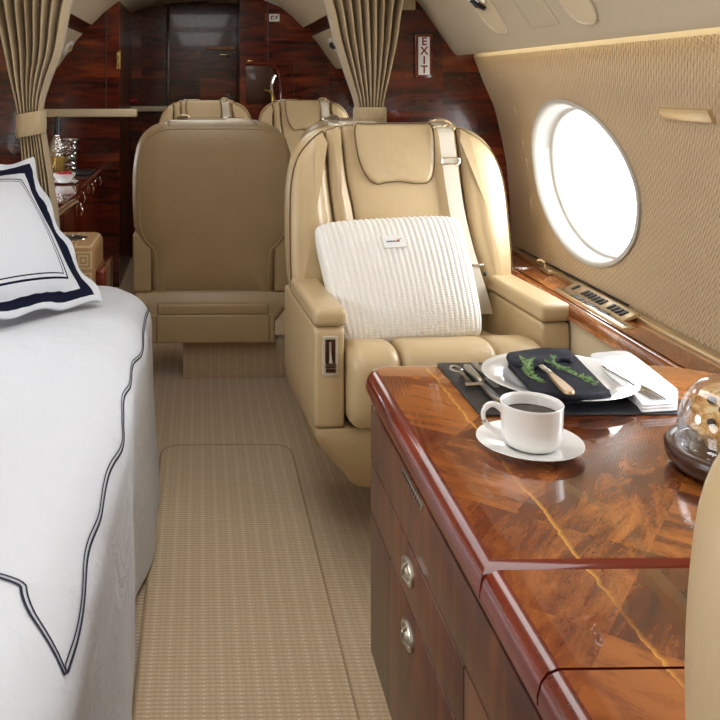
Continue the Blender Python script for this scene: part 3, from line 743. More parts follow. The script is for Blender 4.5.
# knit pillow on the armchair
def knit_pillow():
    t = thing('knit_pillow', 'square cream ribbed knit pillow with small white tag on the armchair seat', 'pillow', (.56, 2.45, .58))
    o0 = Vector(t.location)
    TL = PYY(312, 226, 2.56); TR = PYY(458, 218, 2.56); BL = PYY(342, 348, 2.335); BR = PYY(484, 338, 2.345)
    nrm = ((TR-TL).cross(BL-TL)).normalized()
    if nrm.y > 0: nrm = -nrm
    R = 27
    def f(s, t_, sgn):
        # edges bow inwards a little between the corners
        X_, Y_ = 2*s-1, 2*t_-1
        p = (BL.lerp(BR, s)).lerp(TL.lerp(TR, s), t_)
        cen = (TL+TR+BL+BR)/4
        pull = .05*(abs(X_)*abs(Y_))**7 - .035*(1-X_*X_)*max(0,-Y_)**2 - .02*(1-Y_*Y_)*X_*X_
        p = p + (cen-p)*pull
        e = max(0, (1-abs(X_)**3.4))*max(0, (1-abs(Y_)**3.4))
        th = .012*min(1, (e*25))**.5 + .070*e**.6
        rib = .0062*abs(math.sin(PI*R*s))*min(1, .35+e*6)*(1 if e > 0 else 0)
        lump = .006*noise.noise(Vector((s*3, t_*3, sgn)))*e
        return p + nrm*sgn*(th+rib+lump) - o0
    bm = bmesh.new()
    for sg in (1,-1): grid(bm, R*10, 48, lambda s, t_: f(s, t_, sg), uv=True)
    obj('pillow_body', bm, M['knit'], t, angle=180)
    # scalloped hem along the top and bottom edge
    # tag
    uc = PYY(394.5, 246, 2.5)
    s0, t0 = .478, .70
    c = f(s0, t0, 1); ex = (f(s0+.02, t0, 1)-f(s0-.02, t0, 1)).normalized(); ez = (f(s0, t0+.03, 1)-f(s0, t0-.03, 1)).normalized()
    en = ex.cross(ez).normalized()
    if en.y > 0: en = -en
    c = c + en*.006
    fm_ = lambda a, b, d: c+ex*a+ez*b+en*d
    bm = bmesh.new(); slab(bm, rrect(-.030,-.020,.030,.020,.002,2), [(0,-.004),(0,.001),(.0005,.0016)], fm_); obj('fabric_tag', bm, M['white'], t)
    bm = bmesh.new()
    for i, (x0, x1) in enumerate(((-.021,-.0175),(-.0165,-.013),(-.0125,-.009),(-.008,-.0045),(-.0038,-.001),(-.0003,.003))):
        slab(bm, rrect(x0,-.0022,x1,.0014+.001*(i%2),.0006,2), [(0,.0015),(0,.0022)], fm_)
    slab(bm, smooth_loop([(.002,-.005),(.008,-.0025),(.014,-.003),(.015,.0),(.010,.0005),(.005,-.002)], 3), [(0,.0015),(0,.0023)], fm_)
    slab(bm, smooth_loop([(.012,.005),(.017,.0065),(.021,.0065),(.018,.0048)], 3), [(0,.0015),(0,.0023)], fm_)
    obj('tag_print', bm, M['navytext'], t)
    bm = bmesh.new(); slab(bm, smooth_loop([(.005,-.001),(.008,.004),(.013,.005),(.0155,.002),(.014,-.0005),(.010,.0005)], 3), [(0,.0015),(0,.0021)], fm_)
    obj('tag_swoosh', bm, M['orange'], t)
knit_pillow()

# ------------------------------------------------------------------ bed
YE = 2.89
bed = thing('bed', 'single bed made up with a white duvet edged by navy double stitching', 'bed', (-.6, 1.6, 0))
BO = Vector((-.6,1.6,0))
def edge_x(y):
    r = .20; yc = YE-r
    if y <= yc: return -.148
    k = min(1, (y-yc)/r); return -.148 - r + r*math.sqrt(max(0, 1-k*k))*1.0
def bed_pt(s, y):
    """s 0..1 along the top towards the aisle, 1..2 down the side"""
    ex = edge_x(y)
    r = .085
    x0 = -.955
    arc = PI/2*r; top = (ex-r)-x0; side = .60-r
    if s <= 1:
        x = x0+top*s; z = .603
        n = Vector((0,0,1))
    elif s <= 1.3:
        a = (s-1)/.3*PI/2; x = ex-r+r*math.sin(a); z = .603-r+r*math.cos(a); n = Vector((math.sin(a),0,math.cos(a)))
    else:
        k = (s-1.3)/.7; x = ex+.004*k+.012*k*max(0, min(1, (y-2.12)/.10)); z = .603-r-(.603-r-.02)*k; n = Vector((1,0,0))
    wr = noise.noise(Vector((x*2.2, y*1.6, z*1.5)))*.018 + noise.noise(Vector((x*6+3+y*2, y*3.5-x*2, z*3)))*.009 + abs(noise.noise(Vector((x*3.3-y*2.2, y*1.1+x*1.2, 4))))*.014 + noise.noise(Vector((x*14+3+y*6, y*9, 1)))*.0016
    if s > 1.3:
        k = (s-1.3)/.7; wr = wr*(1-.3*k) + .010*k*math.sin(y*7.5+1.2)+ .004*k*math.sin(y*17)
    crown = .012*math.sin(PI*max(0, min(1, (y-.2)/(YE-.2))))
    return Vector((x, y, z)) + n*wr + Vector((0,0,crown if s < 1.3 else 0))
bm = bmesh.new()
NY = 150
grid(bm, 100, NY, lambda a, b: bed_pt(a*2, .15+(YE-.15)*b)-BO)
# far end face of the duvet
def endf(a, b):
    p = bed_pt(a*1.0, YE); q = Vector((p.x, YE, .02)); return p.lerp(q, b)-BO
grid(bm, 20, 4, endf)
def ribbon(path, w, off):
    vs = []
    for i, (s, y) in enumerate(path):
        p = bed_pt(s, y); a = bed_pt(s+.01, y)-p; b = bed_pt(s, y+.01)-p; nn = a.cross(b).normalized()
        q0 = bed_pt(*path[max(0,i-1)]); q1 = bed_pt(*path[min(len(path)-1,i+1)]); t = (q1-q0).normalized(); sd = t.cross(nn).normalized()
        vs.append((bm.verts.new(p+nn*.0015+sd*(off-w)-BO), bm.verts.new(p+nn*.0028+sd*off-BO), bm.verts.new(p+nn*.0015+sd*(off+w)-BO)))
    for a, b in zip(vs, vs[1:]):
        for k in (0,1):
            f = bm.faces.new((a[k], a[k+1], b[k+1], b[k])); f.material_index = 1
def wig(y): return .05*noise.noise(Vector((y*5, 0, 2)))
SM = 1.19
p1 = [(SM+wig(y)+ (0 if y > 1.2 else 0), y) for y in [1.03+i*(YE-.12-1.03)/160 for i in range(161)]]
# the line that crosses the bed and turns down at the corner
sx = []
for i in range(1, 140):
    k = i/139; X = -.165-.78*k
    yy = 1.03+.17*(1-math.exp(-k*11))+.01*math.sin(k*14)*min(1, k*6)
    top0 = (-.148-.085)+.955; s = (X+.955)/top0
    s = min(s, 1.0)+ (SM+wig(1.03)-1)*math.exp(-k*30)
    sx.append((s, yy))
full = p1[::-1]+sx
ribbon(full, .0020, -.0035); ribbon(full, .0012, .0035)
obj('duvet', bm, [M['sheet'], M['navyline']], bed, angle=180)
bm = rbox((-.95-BO.x, .2-BO.y, .02), (-.36-BO.x, 2.80-BO.y, .5), .02); obj('mattress', bm, M['sheet'], bed)

# euro sham leaning on the left bulkhead
def sham_obj():
    W, Hh = .62, .54
    P0 = Vector((-.284, 2.575, .624)); e1 = Vector((-.70,-.714,0)).normalized(); e2 = Vector((-.235,.275,.385)).normalized()
    e2 = (e2 - e1*e2.dot(e1)*.6).normalized(); nn = -e1.cross(e2).normalized()
    t = thing('square_pillow', 'large square white pillow with navy border leaning at the bed head', 'pillow', P0)
    bm = bmesh.new()
    def f(a, b, sg):
        x, y = a*W, b*Hh; fl = .05
        def ed(v, L): return max(0, min(1, (min(v, L-v)-fl)/(L/2-fl)))
        ex, ey = ed(x, W), ed(y, Hh); th = .085*(1-(1-ex)**2.4)**.7*(1-(1-ey)**2.4)**.7
        th += .0035
        dd = min(x, W-x, y, Hh-y)
        wav = .010*noise.noise(Vector((x*9, y*9, 3)))*(1 if dd < .06 else .3) + (.012*math.sin((x+y)*38) *max(0, 1-dd/.05))
        mx = -.012*math.sin(PI*a)*(2*b-1)*1.5; my = 0
        cen_x = W/2; x2 = x+(cen_x-x)*.06*math.sin(PI*b)*abs(2*a-1); y2 = y+(Hh/2-y)*.08*math.sin(PI*a)*abs(2*b-1)
        lift = 0
        return e1*x2+e2*y2+nn*(sg*th+wav+lift)
    for sg in (1,-1): grid(bm, 90, 80, lambda a, b: f(a, b, sg), uv=True)
    obj('pillow_cover', bm, M['sham'], t, angle=180)
sham_obj()

# ------------------------------------------------------------------ curtains
def curtain(label, keys, npl, tie, side):
    """keys: z, x_left, x_right, depth amplitude, y"""
    t = thing('curtain', label, 'curtain', (keys[0][1], keys[0][4], 0), 0)
    o0 = Vector(t.location); K = sorted(keys, key=lambda k: -k[0]); Q = smooth_loop4(K, 10, False); n_ = len(Q)-1
    bm = bmesh.new(); NS = npl*14
    def f(a, b):
        z, xl, xr, am, yy = Q[round(b*n_)]
        zz = z
        s = a
        w = s + .010*math.sin(9*s+zz*3)
        ph = 2*PI*npl*s
        y = yy + am*1.25*(1-2*abs(math.sin(ph/2))**.6) + .15*am*math.sin(2*PI*1.7*s+zz*3)
        x = xl+(xr-xl)*w + .17*(xr-xl)/npl*math.sin(ph)
        return Vector((x, y, zz))-o0
    grid(bm, NS, n_, f); o = obj('drape', bm, M['curtain'], t, angle=180)
    md = o.modifiers.new('cloth', 'SOLIDIFY'); md.thickness = .002
    x0, x1, z0_, z1_, yc, tilt = tie
    ol = [((x0+x1)/2+(x1-x0)/2*math.copysign(abs(math.cos(2*PI*i/36))**.6, math.cos(2*PI*i/36)), yc+.055*math.copysign(abs(math.sin(2*PI*i/36))**.8, math.sin(2*PI*i/36))) for i in range(36)]
    bm = bmesh.new(); slab(bm, ol, [(.006,z0_+.002),(0,z0_),(-.003,z0_+.01),(-.003,z1_-.01),(0,z1_),(.006,z1_-.002)], lambda a, b, d: Vector((a, b, d+tilt*(a-(x0+x1)/2)))-o0, caps=(False,False))
    obj('tieback', bm, M['curtain'], t)
    return t
# right one
def X(u, Y): return PYY(u, 100, Y).x
def Z(v, Y): return PYY(200, v, Y).z
Yr = 2.975
kr = [(Z(-75,Yr), X(300,Yr), X(425,Yr), .035, Yr), (Z(0,Yr), X(326,Yr), X(405,Yr), .035, Yr), (Z(40,Yr), X(336,Yr), X(398,Yr), .034, Yr), (Z(75,Yr), X(347,Yr), X(390,Yr), .03, Yr), (Z(100,Yr), X(355,Yr), X(384,Yr), .024, Yr), (Z(115,Yr), X(357,Yr), X(383,Yr), .022, Yr), (Z(135,Yr), X(355,Yr), X(386,Yr), .024, Yr), (.70, X(345,Yr), X(395,Yr), .03, Yr), (.05, X(335,Yr), X(400,Yr), .035, Yr)]
curtain('beige pleated curtain tied back at the right side of the doorway', kr, 9, (X(354.5,Yr), X(385,Yr), Z(124,Yr), Z(107,Yr), Yr, 0), 1)
Yl = 2.940
kl = [(Z(-75,Yl), X(-25,Yl), X(92,Yl), .035, Yl), (Z(0,Yl), X(-8,Yl), X(70,Yl), .035, Yl), (Z(50,Yl), X(4,Yl), X(60,Yl), .034, Yl), (Z(80,Yl), X(11,Yl), X(49,Yl), .03, Yl), (Z(105,Yl), X(17,Yl), X(42,Yl), .025, Yl), (Z(125,Yl), X(20,Yl), X(43,Yl), .023, Yl), (Z(150,Yl), X(22,Yl), X(47,Yl), .025, Yl), (Z(190,Yl), X(25,Yl), X(53,Yl), .028, Yl), (Z(240,Yl), X(26,Yl), X(58,Yl), .03, Yl), (.05, X(26,Yl), X(60,Yl), .03, Yl)]
curtain('beige pleated curtain tied back at the left, behind the bed pillow', kl, 8, (X(17,Yl), X(45,Yl), Z(135,Yl), Z(112,Yl), Yl, .18), -1)
tb = PYY(408, 3, 3.0)
cl = obj('curtain_tab', rbox((tb.x-.035, 3.036, tb.z-.02), (tb.x+.035, 3.049, tb.z+.10), .004), M['curtain']); tag(cl, 'short beige cloth tab on bulkhead above the exit sign', 'curtain tab')

# ------------------------------------------------------------------ the credenza table
TZ = .75; TX0 = .294; TX1 = .958
tab = thing('cabinet_table', 'glossy dark wood cabinet with flip-top leaves and two drawers by the window', 'cabinet', (.6, 1.1, 0))
TO = Vector((.6,1.1,0))
def topslab(name, y0, y1, rfar=.0, z1=TZ):
    if rfar: 
        pts = [(TX1, y0)] + [(TX1-.02-.10*(1-math.cos(math.radians(a)))*1.0, y1-.10+.10*math.sin(math.radians(a))) for a in (0,15,30,45,60,75,90)]
        pts = [(TX1, y0),(TX1,y1-.16)]+[(TX1-.16+.16*math.cos(math.radians(a)), y1-.16+.16*math.sin(math.radians(a))) for a in range(10,91,10)]
        pts += [(TX0+.05+.05*math.cos(math.radians(a)), y1-.05+.05*math.sin(math.radians(a))) for a in range(90,181,10)]
        pts += [(TX0, y0)]
    else: pts = [(TX0,y0),(TX1,y0),(TX1,y1),(TX0,y1)]
    # dense straight edges keep the offset tidy
    bm = bmesh.new()
    rr = .020
    rings = [(0,z1-.036),(0,z1-.034)]
    sec = [(.004,z1-.036),(0,z1-.032),(.0,z1-.024),(.003,z1-.012),(.009,z1-.004),(.018,z1-.0004),(.021,z1)]
    if rfar:
        slab(bm, pts, sec, lambda a, b, d: (a-TO.x, b-TO.y, d), capn=2)
    else:
        # only the aisle edge is rounded: extrude the section along y
        q = [(TX0+i, z) for i, z in sec] + [(TX1, z1), (TX1, z1-.036)]
        slab(bm, q, [(0,y0),(0,y1)], lambda a, b, d: (a-TO.x, d-TO.y, b), capn=1)
    return bm
# first slab
def paint(o, x_lim):
    me = o.data; me.materials.append(M['wood_red'])
    for p in me.polygons:
        c = p.center
        if not (p.normal.z > .93 and c.x+TO.x > x_lim): p.material_index = 1
for nm, y0, y1, rf in (('fixed_top', .927, 1.612, .05), ('flip_leaf', .768, .9235, 0), ('flip_leaf', .64, .7645, 0)):
    bm = topslab(nm, y0, y1, rf); o = obj(nm, bm, M['table'], tab, angle=35)
    # board edges in red mahogany, the face in figured veneer
    paint(o, TX0+.0205)
    # coordinates in the veneer are the cabin's, so that the golden line runs through
# body
bm = bmesh.new()
BX = .311
prof = [(BX+.09,.02),(BX+.055,.10),(BX+.018,.17),(BX,.24),(BX,.70),(BX-.004,.712),(.955,.712),(.955,.02)]
slab(bm, prof, [(0,.645),(0,1.575)], lambda a, b, d: (a-TO.x, d-TO.y, b), capn=1); obj('body', bm, M['wood_yz'], tab, angle=50)
# mouldings under the top
for zz, xx, r in ((.706, BX-.006, .006), (.695, BX-.001, .004)):
    bm = bmesh.new(); tube(bm, [(xx-TO.x, .645-TO.y, zz), (xx-TO.x, 1.55-TO.y, zz), (xx+.02-TO.x, 1.578-TO.y, zz), (.9-TO.x, 1.58-TO.y, zz)], r, 8, smooth=0); obj('moulding', bm, M['wood_red'], tab)
def front(name, z0_, z1_, y0, y1, mat=M['wood_yz']):
    return obj(name, rbox((BX-.007-TO.x, y0-TO.y, z0_), (BX+.002-TO.x, y1-TO.y, z1_), .002, 2), mat, tab)
dr1 = front('drawer', .5015, .5885, 1.018, 1.572); dr2 = front('drawer', .25, .4985, 1.018, 1.572)
front('side_panel', .5915, .69, .65, 1.572); front('side_panel', .25, .5885, .65, 1.0145)
for d, zz, yy in ((dr1, .551, 1.283), (dr2, .457, 1.285)):
    el = [(yy-TO.y+.030*math.cos(2*PI*i/32), zz+.0185*math.sin(2*PI*i/32)) for i in range(32)]
    bm = bmesh.new(); slab(bm, el, [(0,.0),(.0,.003),(.002,.0048),(.006,.004),(.008,.001)], lambda a, b, dd: (BX-.007-dd-TO.x, a, b)); pu = obj('oval_pull', bm, M['nickel'], d)
    bm = bmesh.new(); tube(bm, [(BX-.009-TO.x, yy-TO.y-.012, zz-.012), (BX-.0165-TO.x, yy-TO.y-.004, zz-.004), (BX-.0165-TO.x, yy-TO.y-.002, zz+.006), (BX-.010-TO.x, yy-TO.y, zz+.012)], .0025, 8); obj('pull_ring', bm, M['nickel'], d)
gp = obj('slotted_plate', rbox((BX-.0095-TO.x, 1.20-TO.y, .678), (BX-.006-TO.x, 1.32-TO.y, .687), .001), M['nickel'], tab)
for i in range(10):
    yb = 1.207-TO.y+i*.0112
    obj('plate_slot', rbox((BX-.0105-TO.x, yb, .680), (BX-.0092-TO.x, yb+.005, .685), .0004, 1), M['black'], tab)

# ------------------------------------------------------------------ table setting
mt = thing('placemat', 'dark leather placemat under the dinner plate', 'placemat', (.585, 1.475, TZ))
bm = bmesh.new(); slab(bm, rrect(-.156,-.125,.156,.128,.008), [(.001,0),(0,.001),(0,.002),(.001,.003)], lambda a, b, d: (a, b, d+.0003)); obj('mat_sheet', bm, M['mat'], mt)
bm = bmesh.new()
for (a, b), (c_, d_) in (((-.151,-.120),(.151,-.120)),((-.151,.123),(.151,.123)),((-.151,-.120),(-.151,.123)),((.151,-.120),(.151,.123))):
    n_ = int(math.hypot(c_-a, d_-b)/.006)
    for i in range(n_):
        k = (i+.25)/n_; k2 = (i+.7)/n_
        tube(bm, [(a+(c_-a)*k, b+(d_-b)*k, .0034), (a+(c_-a)*k2, b+(d_-b)*k2, .0034)], .0004, 4, smooth=0)
obj('stitching', bm, simple('grey_thread', lin((90,96,112)), .7), mt, smooth=False)
ZM = TZ+.0035
pl = thing('dinner_plate', 'large round white dinner plate on the dark placemat', 'plate', (.604, 1.480, ZM))
bm = bmesh.new(); lathe(bm, [(0,.002),(.070,.002),(.074,0),(.078,.0005),(.080,.003),(.092,.009),(.130,.017),(.133,.0185),(.1325,.0195),(.128,.0195),(.094,.0125),(.088,.0085),(.080,.006),(0,.0055)], 80); obj('plate_dish', bm, M['china'], pl, angle=60)
rescale(pl, .94)
# dark napkin folded on the plate
nk = thing('dark_napkin', 'folded navy linen napkin lying on the white dinner plate', 'napkin', (.60, 1.47, ZM+.008))
NO = Vector(nk.location)
def quad_pts(px, z): return [(PZ(u, v, z).x, PZ(u, v, z).y) for u, v in px]
for i, (px, za, zb) in enumerate((
    ([(508,368),(512,372),(536,397),(541,403),(580,404),(607,401),(609,398),(575,366),(558,360),(515,362)], .7625, .770),
    ([(508,364),(512,369),(532,392),(538,399),(580,402),(609,399),(606,394),(572,360),(560,357),(515,358)], .7695, .777),
    ([(507,359),(509,364),(528,388),(536,397),(580,400),(608,396),(604,390),(570,355),(560,353),(515,356)], .7765, .786))):
    pts = smooth_loop(quad_pts(px, za), 4)
    bm = bmesh.new(); slab(bm, pts, rnd(za-NO.z, zb-NO.z, .0032, 3), lambda a, b, d: (a-NO.x, b-NO.y, d+.0022*noise.noise(Vector((a*22, b*22, i))))); obj('fold', bm, M['navy'], nk)
# top flap
pts = smooth_loop(quad_pts([(507,357),(512,364),(527,369),(545,366),(560,361),(572,362),(571,355),(558,352),(530,352)], .788), 4)
bm = bmesh.new(); slab(bm, pts, rnd(.7862-NO.z, .7935-NO.z, .003, 3), lambda a, b, d: (a-NO.x, b-NO.y, d+.003*noise.noise(Vector((a*30, b*30, 9))))); obj('flap', bm, M['navy'], nk)
# butter knife with bronze handle
ZK = .7895
def flatblade(name, path, zt, mat, parent, th=.0022, o0=Vector((0,0,0))):
    """path: (point xy, half width) ; builds a flat tapered slab with rounded ends"""
    q = smooth_loop4([(p[0], p[1], w) for p, w in path], 5, False); L_ = []; R_ = []
    for i, (x, y, w) in enumerate(q):
        a = q[max(0,i-1)]; b = q[min(len(q)-1,i+1)]; t = Vector((b[0]-a[0], b[1]-a[1])).normalized(); nn = Vector((-t.y, t.x))
        L_.append((x+nn.x*w, y+nn.y*w)); R_.append((x-nn.x*w, y-nn.y*w))
    bm = bmesh.new(); slab(bm, L_+R_[::-1], [(.0006,zt-o0.z),(0,zt+.0006-o0.z),(0,zt+th*.6-o0.z),(.0012,zt+th-o0.z)], lambda a, b, d: (a-o0.x, b-o0.y, d))
    return obj(name, bm, mat, parent)
def lerp2(a, b, k): return (a.x+(b.x-a.x)*k, a.y+(b.y-a.y)*k)
bk = thing('butter_knife', 'small butter knife with tan handle on the dark napkin between herbs', 'knife', PZ(556, 384, ZK)); o0 = Vector(bk.location)
A = PZ(549, 374, ZK); B = PZ(571, 395, ZK)
flatblade('handle', [(lerp2(A,B,0),.0035),(lerp2(A,B,.1),.0045),(lerp2(A,B,.35),.0072),(lerp2(A,B,.7),.009),(lerp2(A,B,.92),.0085),(lerp2(A,B,1.0),.003)], ZK, M['bronze'], bk, .005, o0)
A2 = PZ(536, 362, ZK); flatblade('blade', [(lerp2(A2,A,0),.003),(lerp2(A2,A,.5),.006),(lerp2(A2,A,1.05),.0035)], ZK+.001, M['nickel'], bk, .0016, o0)
bm = bmesh.new(); c = lerp2(A,B,.03); tube(bm, [(*lerp2(A,B,-.1), ZK+.003), (*lerp2(A,B,.08), ZK+.003)], .005, 10, smooth=0, flat=.7)
for v in bm.verts: v.co -= o0
obj('ferrule', bm, M['nickel'], bk)
# herbs
def sprig(label, pts, nleaf, grp='thyme sprigs on the dark napkin'):
    P_ = [PZ(u, v, ZK) for u, v in pts]; o0 = P_[0]
    t = thing('thyme_sprig', label, 'herb', o0, 0, grp)
    stems = bmesh.new(); leaves = bmesh.new()
    for k in range(4):
        q = [p-o0+Vector((random.uniform(-.009,.009), random.uniform(-.009,.009), .002+random.uniform(.001,.007))) for p in P_]
        qs = smooth_loop([tuple(a) for a in q], 6, False); qs = [Vector(a) for a in qs]
        tube(stems, qs, .0005, 5, smooth=0)
        for i in range(nleaf):
            b = random.choice(qs); a = random.uniform(0, 2*PI); l = random.uniform(.003,.0075)
            d = Vector((math.cos(a), math.sin(a), random.uniform(0,.8))).normalized(); s = d.cross(Vector((0,0,1))).normalized()*l*.32
            v = [leaves.verts.new(x) for x in (b, b+d*l*.5+s, b+d*l, b+d*l*.5-s, b+d*l*.5+Vector((0,0,.0006)))]
            leaves.faces.new((v[0],v[1],v[4])); leaves.faces.new((v[1],v[2],v[4])); leaves.faces.new((v[2],v[3],v[4])); leaves.faces.new((v[3],v[0],v[4]))
            leaves.faces.new((v[0],v[3],v[2],v[1]))
    obj('stem', stems, M['herb2'], t); obj('leaves', leaves, M['herb'], t)
sprig('left sprig of green thyme on the dark napkin, beside the small knife', [(527,363),(529,372),(535,379),(542,383)], 90)
sprig('longer sprig of thyme right of the small knife on the dark napkin', [(550,364),(560,370),(570,374),(582,382),(594,386)], 110)

# white napkin and fork
wn = thing('white_napkin', 'folded white linen napkin under the fork, right of the dinner plate', 'napkin', (.70, 1.46, TZ)); WO = Vector(wn.location)
lay = [([(590,362),(606,358),(622,357),(634,362),(666,388),(677,396),(678,398),(677,408),(675,411),(660,412),(643,413),(640,411),(634,404),(610,385)], .0005, .005),
       ([(590,360),(606,356),(622,355),(634,360),(666,385),(677,393),(678,395),(677,405),(674,408),(660,409),(643,410),(640,408),(634,401),(610,382)], .005, .0095),
       ([(590,358),(606,354),(622,353),(634,357),(666,382),(676,390),(677,392),(676,402),(673,405),(660,406),(643,407),(640,405),(634,398),(610,379)], .0095, .014)]
for px, za, zb in lay:
    pts = smooth_loop(quad_pts(px, TZ+.004+za), 4)
    bm = bmesh.new(); slab(bm, pts, rnd(za, zb, .002, 3), lambda a, b, d: (a-WO.x, b-WO.y, d+.004)); obj('fold', bm, M['napkin'], wn)
ZF = TZ+.0185
fk = thing('fork', 'silver fork resting on the white napkin beside the plate', 'fork', PZ(640, 384, ZF)); o0 = Vector(fk.location)
A = PZ(604, 366, ZF); B = PZ(643, 390, ZF); Cc = PZ(664, 393, ZF)
dr = (B-A).normalized()
flatblade('handle', [(lerp2(A,B,0),.004),(lerp2(A,B,.08),.0065),(lerp2(A,B,.3),.005),(lerp2(A,B,.65),.0032),(lerp2(A,B,.85),.004),(lerp2(A,B,.97),.010),(lerp2(A,B,1.04),.0115)], ZF, M['chrome'], fk, .0024, o0)
sd = Vector((-dr.y, dr.x, 0))
E = B + dr*.006
for k in (-1.5,-.5,.5,1.5):
    a = E+sd*k*.0062-dr*.006; b = a+dr*.040
    flatblade('tine', [((a.x,a.y),.0021),((b.x,b.y),.0017),(((b+dr*.008).x,(b+dr*.008).y),.0006)], ZF+.0004, M['chrome'], fk, .0018, o0)

# cutlery left of the plate
ZC = ZM+.001
kn = thing('dinner_knife', 'silver knife with fluted handle lying left of the dinner plate', 'knife', PZ(482, 383, ZC), 0); o0 = Vector(kn.location)
A = PZ(466, 367, ZC+.006); B = PZ(482, 382, ZC+.006); E = PZ(501, 404, ZC+.002)
bm = bmesh.new(); n_ = 12
tube(bm, [A-o0, A.lerp(B,.06)-o0, A.lerp(B,.4)-o0, A.lerp(B,.9)-o0, B-o0], [.003,.007,.0068,.0056,.003], 12); obj('handle', bm, M['nickel'], kn)
flatblade('blade', [(lerp2(B,E,-.03),.0035),(lerp2(B,E,.1),.006),(lerp2(B,E,.6),.0085),(lerp2(B,E,.9),.006),(lerp2(B,E,1.0),.001)], ZC+.003, M['chrome'], kn, .0014, o0)
k2 = thing('dinner_knife', 'second silver knife tucked in against the left rim of the plate', 'knife', PZ(478, 370, ZC)); o0 = Vector(k2.location)
A = PZ(474, 364, ZC+.005); B = PZ(485, 374, ZC+.005)
bm = bmesh.new(); tube(bm, [A-o0, A.lerp(B,.08)-o0, A.lerp(B,.9)-o0, B-o0], [.003,.006,.005,.003], 10); obj('handle', bm, M['nickel'], k2)
E = PZ(497, 388, ZC+.002); flatblade('blade', [(lerp2(B,E,-.03),.003),(lerp2(B,E,.3),.006),(lerp2(B,E,.9),.005),(lerp2(B,E,1.0),.001)], ZC+.002, M['chrome'], k2, .0014, o0)
rs = thing('cutlery_rest', 'silver rest with ring end and crossbar at the left of placemat', 'cutlery rest', PZ(462, 376, ZC)); o0 = Vector(rs.location)
c = PZ(456, 369, ZC+.006); q = PZ(469, 382, ZC+.006)
bm = bmesh.new(); tube(bm, [(c+Vector((.009*math.cos(a*PI/6), .016*math.sin(a*PI/6), 0)))-o0 for a in range(12)], .0026, 8, closed=True, smooth=0)
obj('ring', bm, M['chrome'], rs)
bm = bmesh.new(); tube(bm, [c+Vector((.003,-.014,0))-o0, c.lerp(q,.6)-o0, q-o0], [.0035,.004,.0048], 8); obj('stem', bm, M['chrome'], rs)
a = PZ(465, 385, ZC+.004); b = PZ(482, 384, ZC+.004)
bm = bmesh.new(); tube(bm, [a-o0, b-o0], .0035, 8, smooth=0); obj('crossbar', bm, M['chrome'], rs)

# cup and saucer
sc = PZ(529.5, 442, TZ+.010)
sa = thing('saucer', 'round white saucer holding the coffee cup', 'saucer', (sc.x, sc.y, TZ))
bm = bmesh.new(); lathe(bm, [(0,.002),(.028,.002),(.031,0),(.034,.0005),(.038,.004),(.074,.0125),(.0775,.0145),(.077,.0155),(.073,.0145),(.040,.0075),(.032,.0055),(0,.005)], 72); obj('saucer_dish', bm, M['china'], sa, angle=60)
cu = thing('coffee_cup', 'white cylindrical coffee cup full of black coffee on its saucer', 'cup', (sc.x+.002, sc.y-.003, TZ+.0058))
bm = bmesh.new(); lathe(bm, [(0,.001),(.026,.001),(.028,0),(.0315,.001),(.038,.006),(.0412,.014),(.0422,.022),(.0434,.060),(.0438,.0625),(.043,.0635),(.0418,.0625),(.0410,.058),(.0398,.022),(.037,.012),(.030,.007),(0,.006)], 72); obj('cup_body', bm, M['china'], cu, angle=60)
bm = bmesh.new(); lathe(bm, [(0,.0455),(.0398,.0455),(.0404,.0462),(.0402,.0445),(0,.0440)], 60); obj('coffee', bm, M['coffee'], cu)
bm = bmesh.new(); ang = math.radians(168); dx, dy = math.cos(ang), math.sin(ang)
tube(bm, [(r*dx, r*dy, z) for r, z in ((.0405,.050),(.050,.056),(.060,.0545),(.067,.044),(.065,.031),(.055,.021),(.0405,.016))], [.004,.0034,.0032,.0032,.0032,.0034,.0042], 12, flat=1.35); obj('handle', bm, M['china'], cu)

rescale(sa, .93); rescale(cu, .97)
# cloche with muffin
CC = (.709, 1.150)
bd = thing('cake_stand', 'round dark wooden cake board on the cabinet at the right', 'cake stand', (CC[0], CC[1], TZ))
bm = bmesh.new(); lathe(bm, [(0,.0),(.072,.0),(.079,.003),(.086,.010),(.0895,.020),(.0895,.031),(.087,.034),(.082,.0345),(.080,.031),(.0,.031)], 80); obj('board', bm, M['wood_dark'], bd)
dm = thing('glass_dome', 'clear glass dome covering the blueberry muffin', 'glass dome', (CC[0], CC[1], TZ+.0312))
prof = [(.0755,0),(.0765,.002),(.0745,.004)]+[(.0735*math.cos(a)**.62 if a < PI/2-.01 else 0.0, .018+.072*math.sin(a)) for a in [PI/2*i/20 for i in range(21)]]
bm = bmesh.new(); lathe(bm, prof, 72)
obj('dome', bm, M['domeglass'], dm, angle=80)
bm = bmesh.new(); lathe(bm, [(0,.089),(.006,.0895),(.006,.096),(.014,.101),(.017,.108),(.014,.114),(0,.116)], 32); obj('knob', bm, M['wood_dark'], dm)
mf = thing('blueberry_muffin', 'golden blueberry muffin under the glass dome', 'muffin', (CC[0]+.002, CC[1], TZ+.0315))
bm = bmesh.new(); bmesh.ops.create_icosphere(bm, subdivisions=5, radius=1)
for v in bm.verts:
    d = v.co.normalized(); r = .053*(1+.16*noise.noise(d*2.2)+.09*noise.noise(d*5)+.05*noise.noise(d*11))
    z = d.z*r*.92; x = d.x*r*1.12; y = d.y*r*1.12
    if z < -.01: x *= .9; y *= .9
    v.co = Vector((x, y, max(0, z+.032)))
obj('muffin_crust', bm, M['muffin'], mf, angle=180)
random.seed(3)
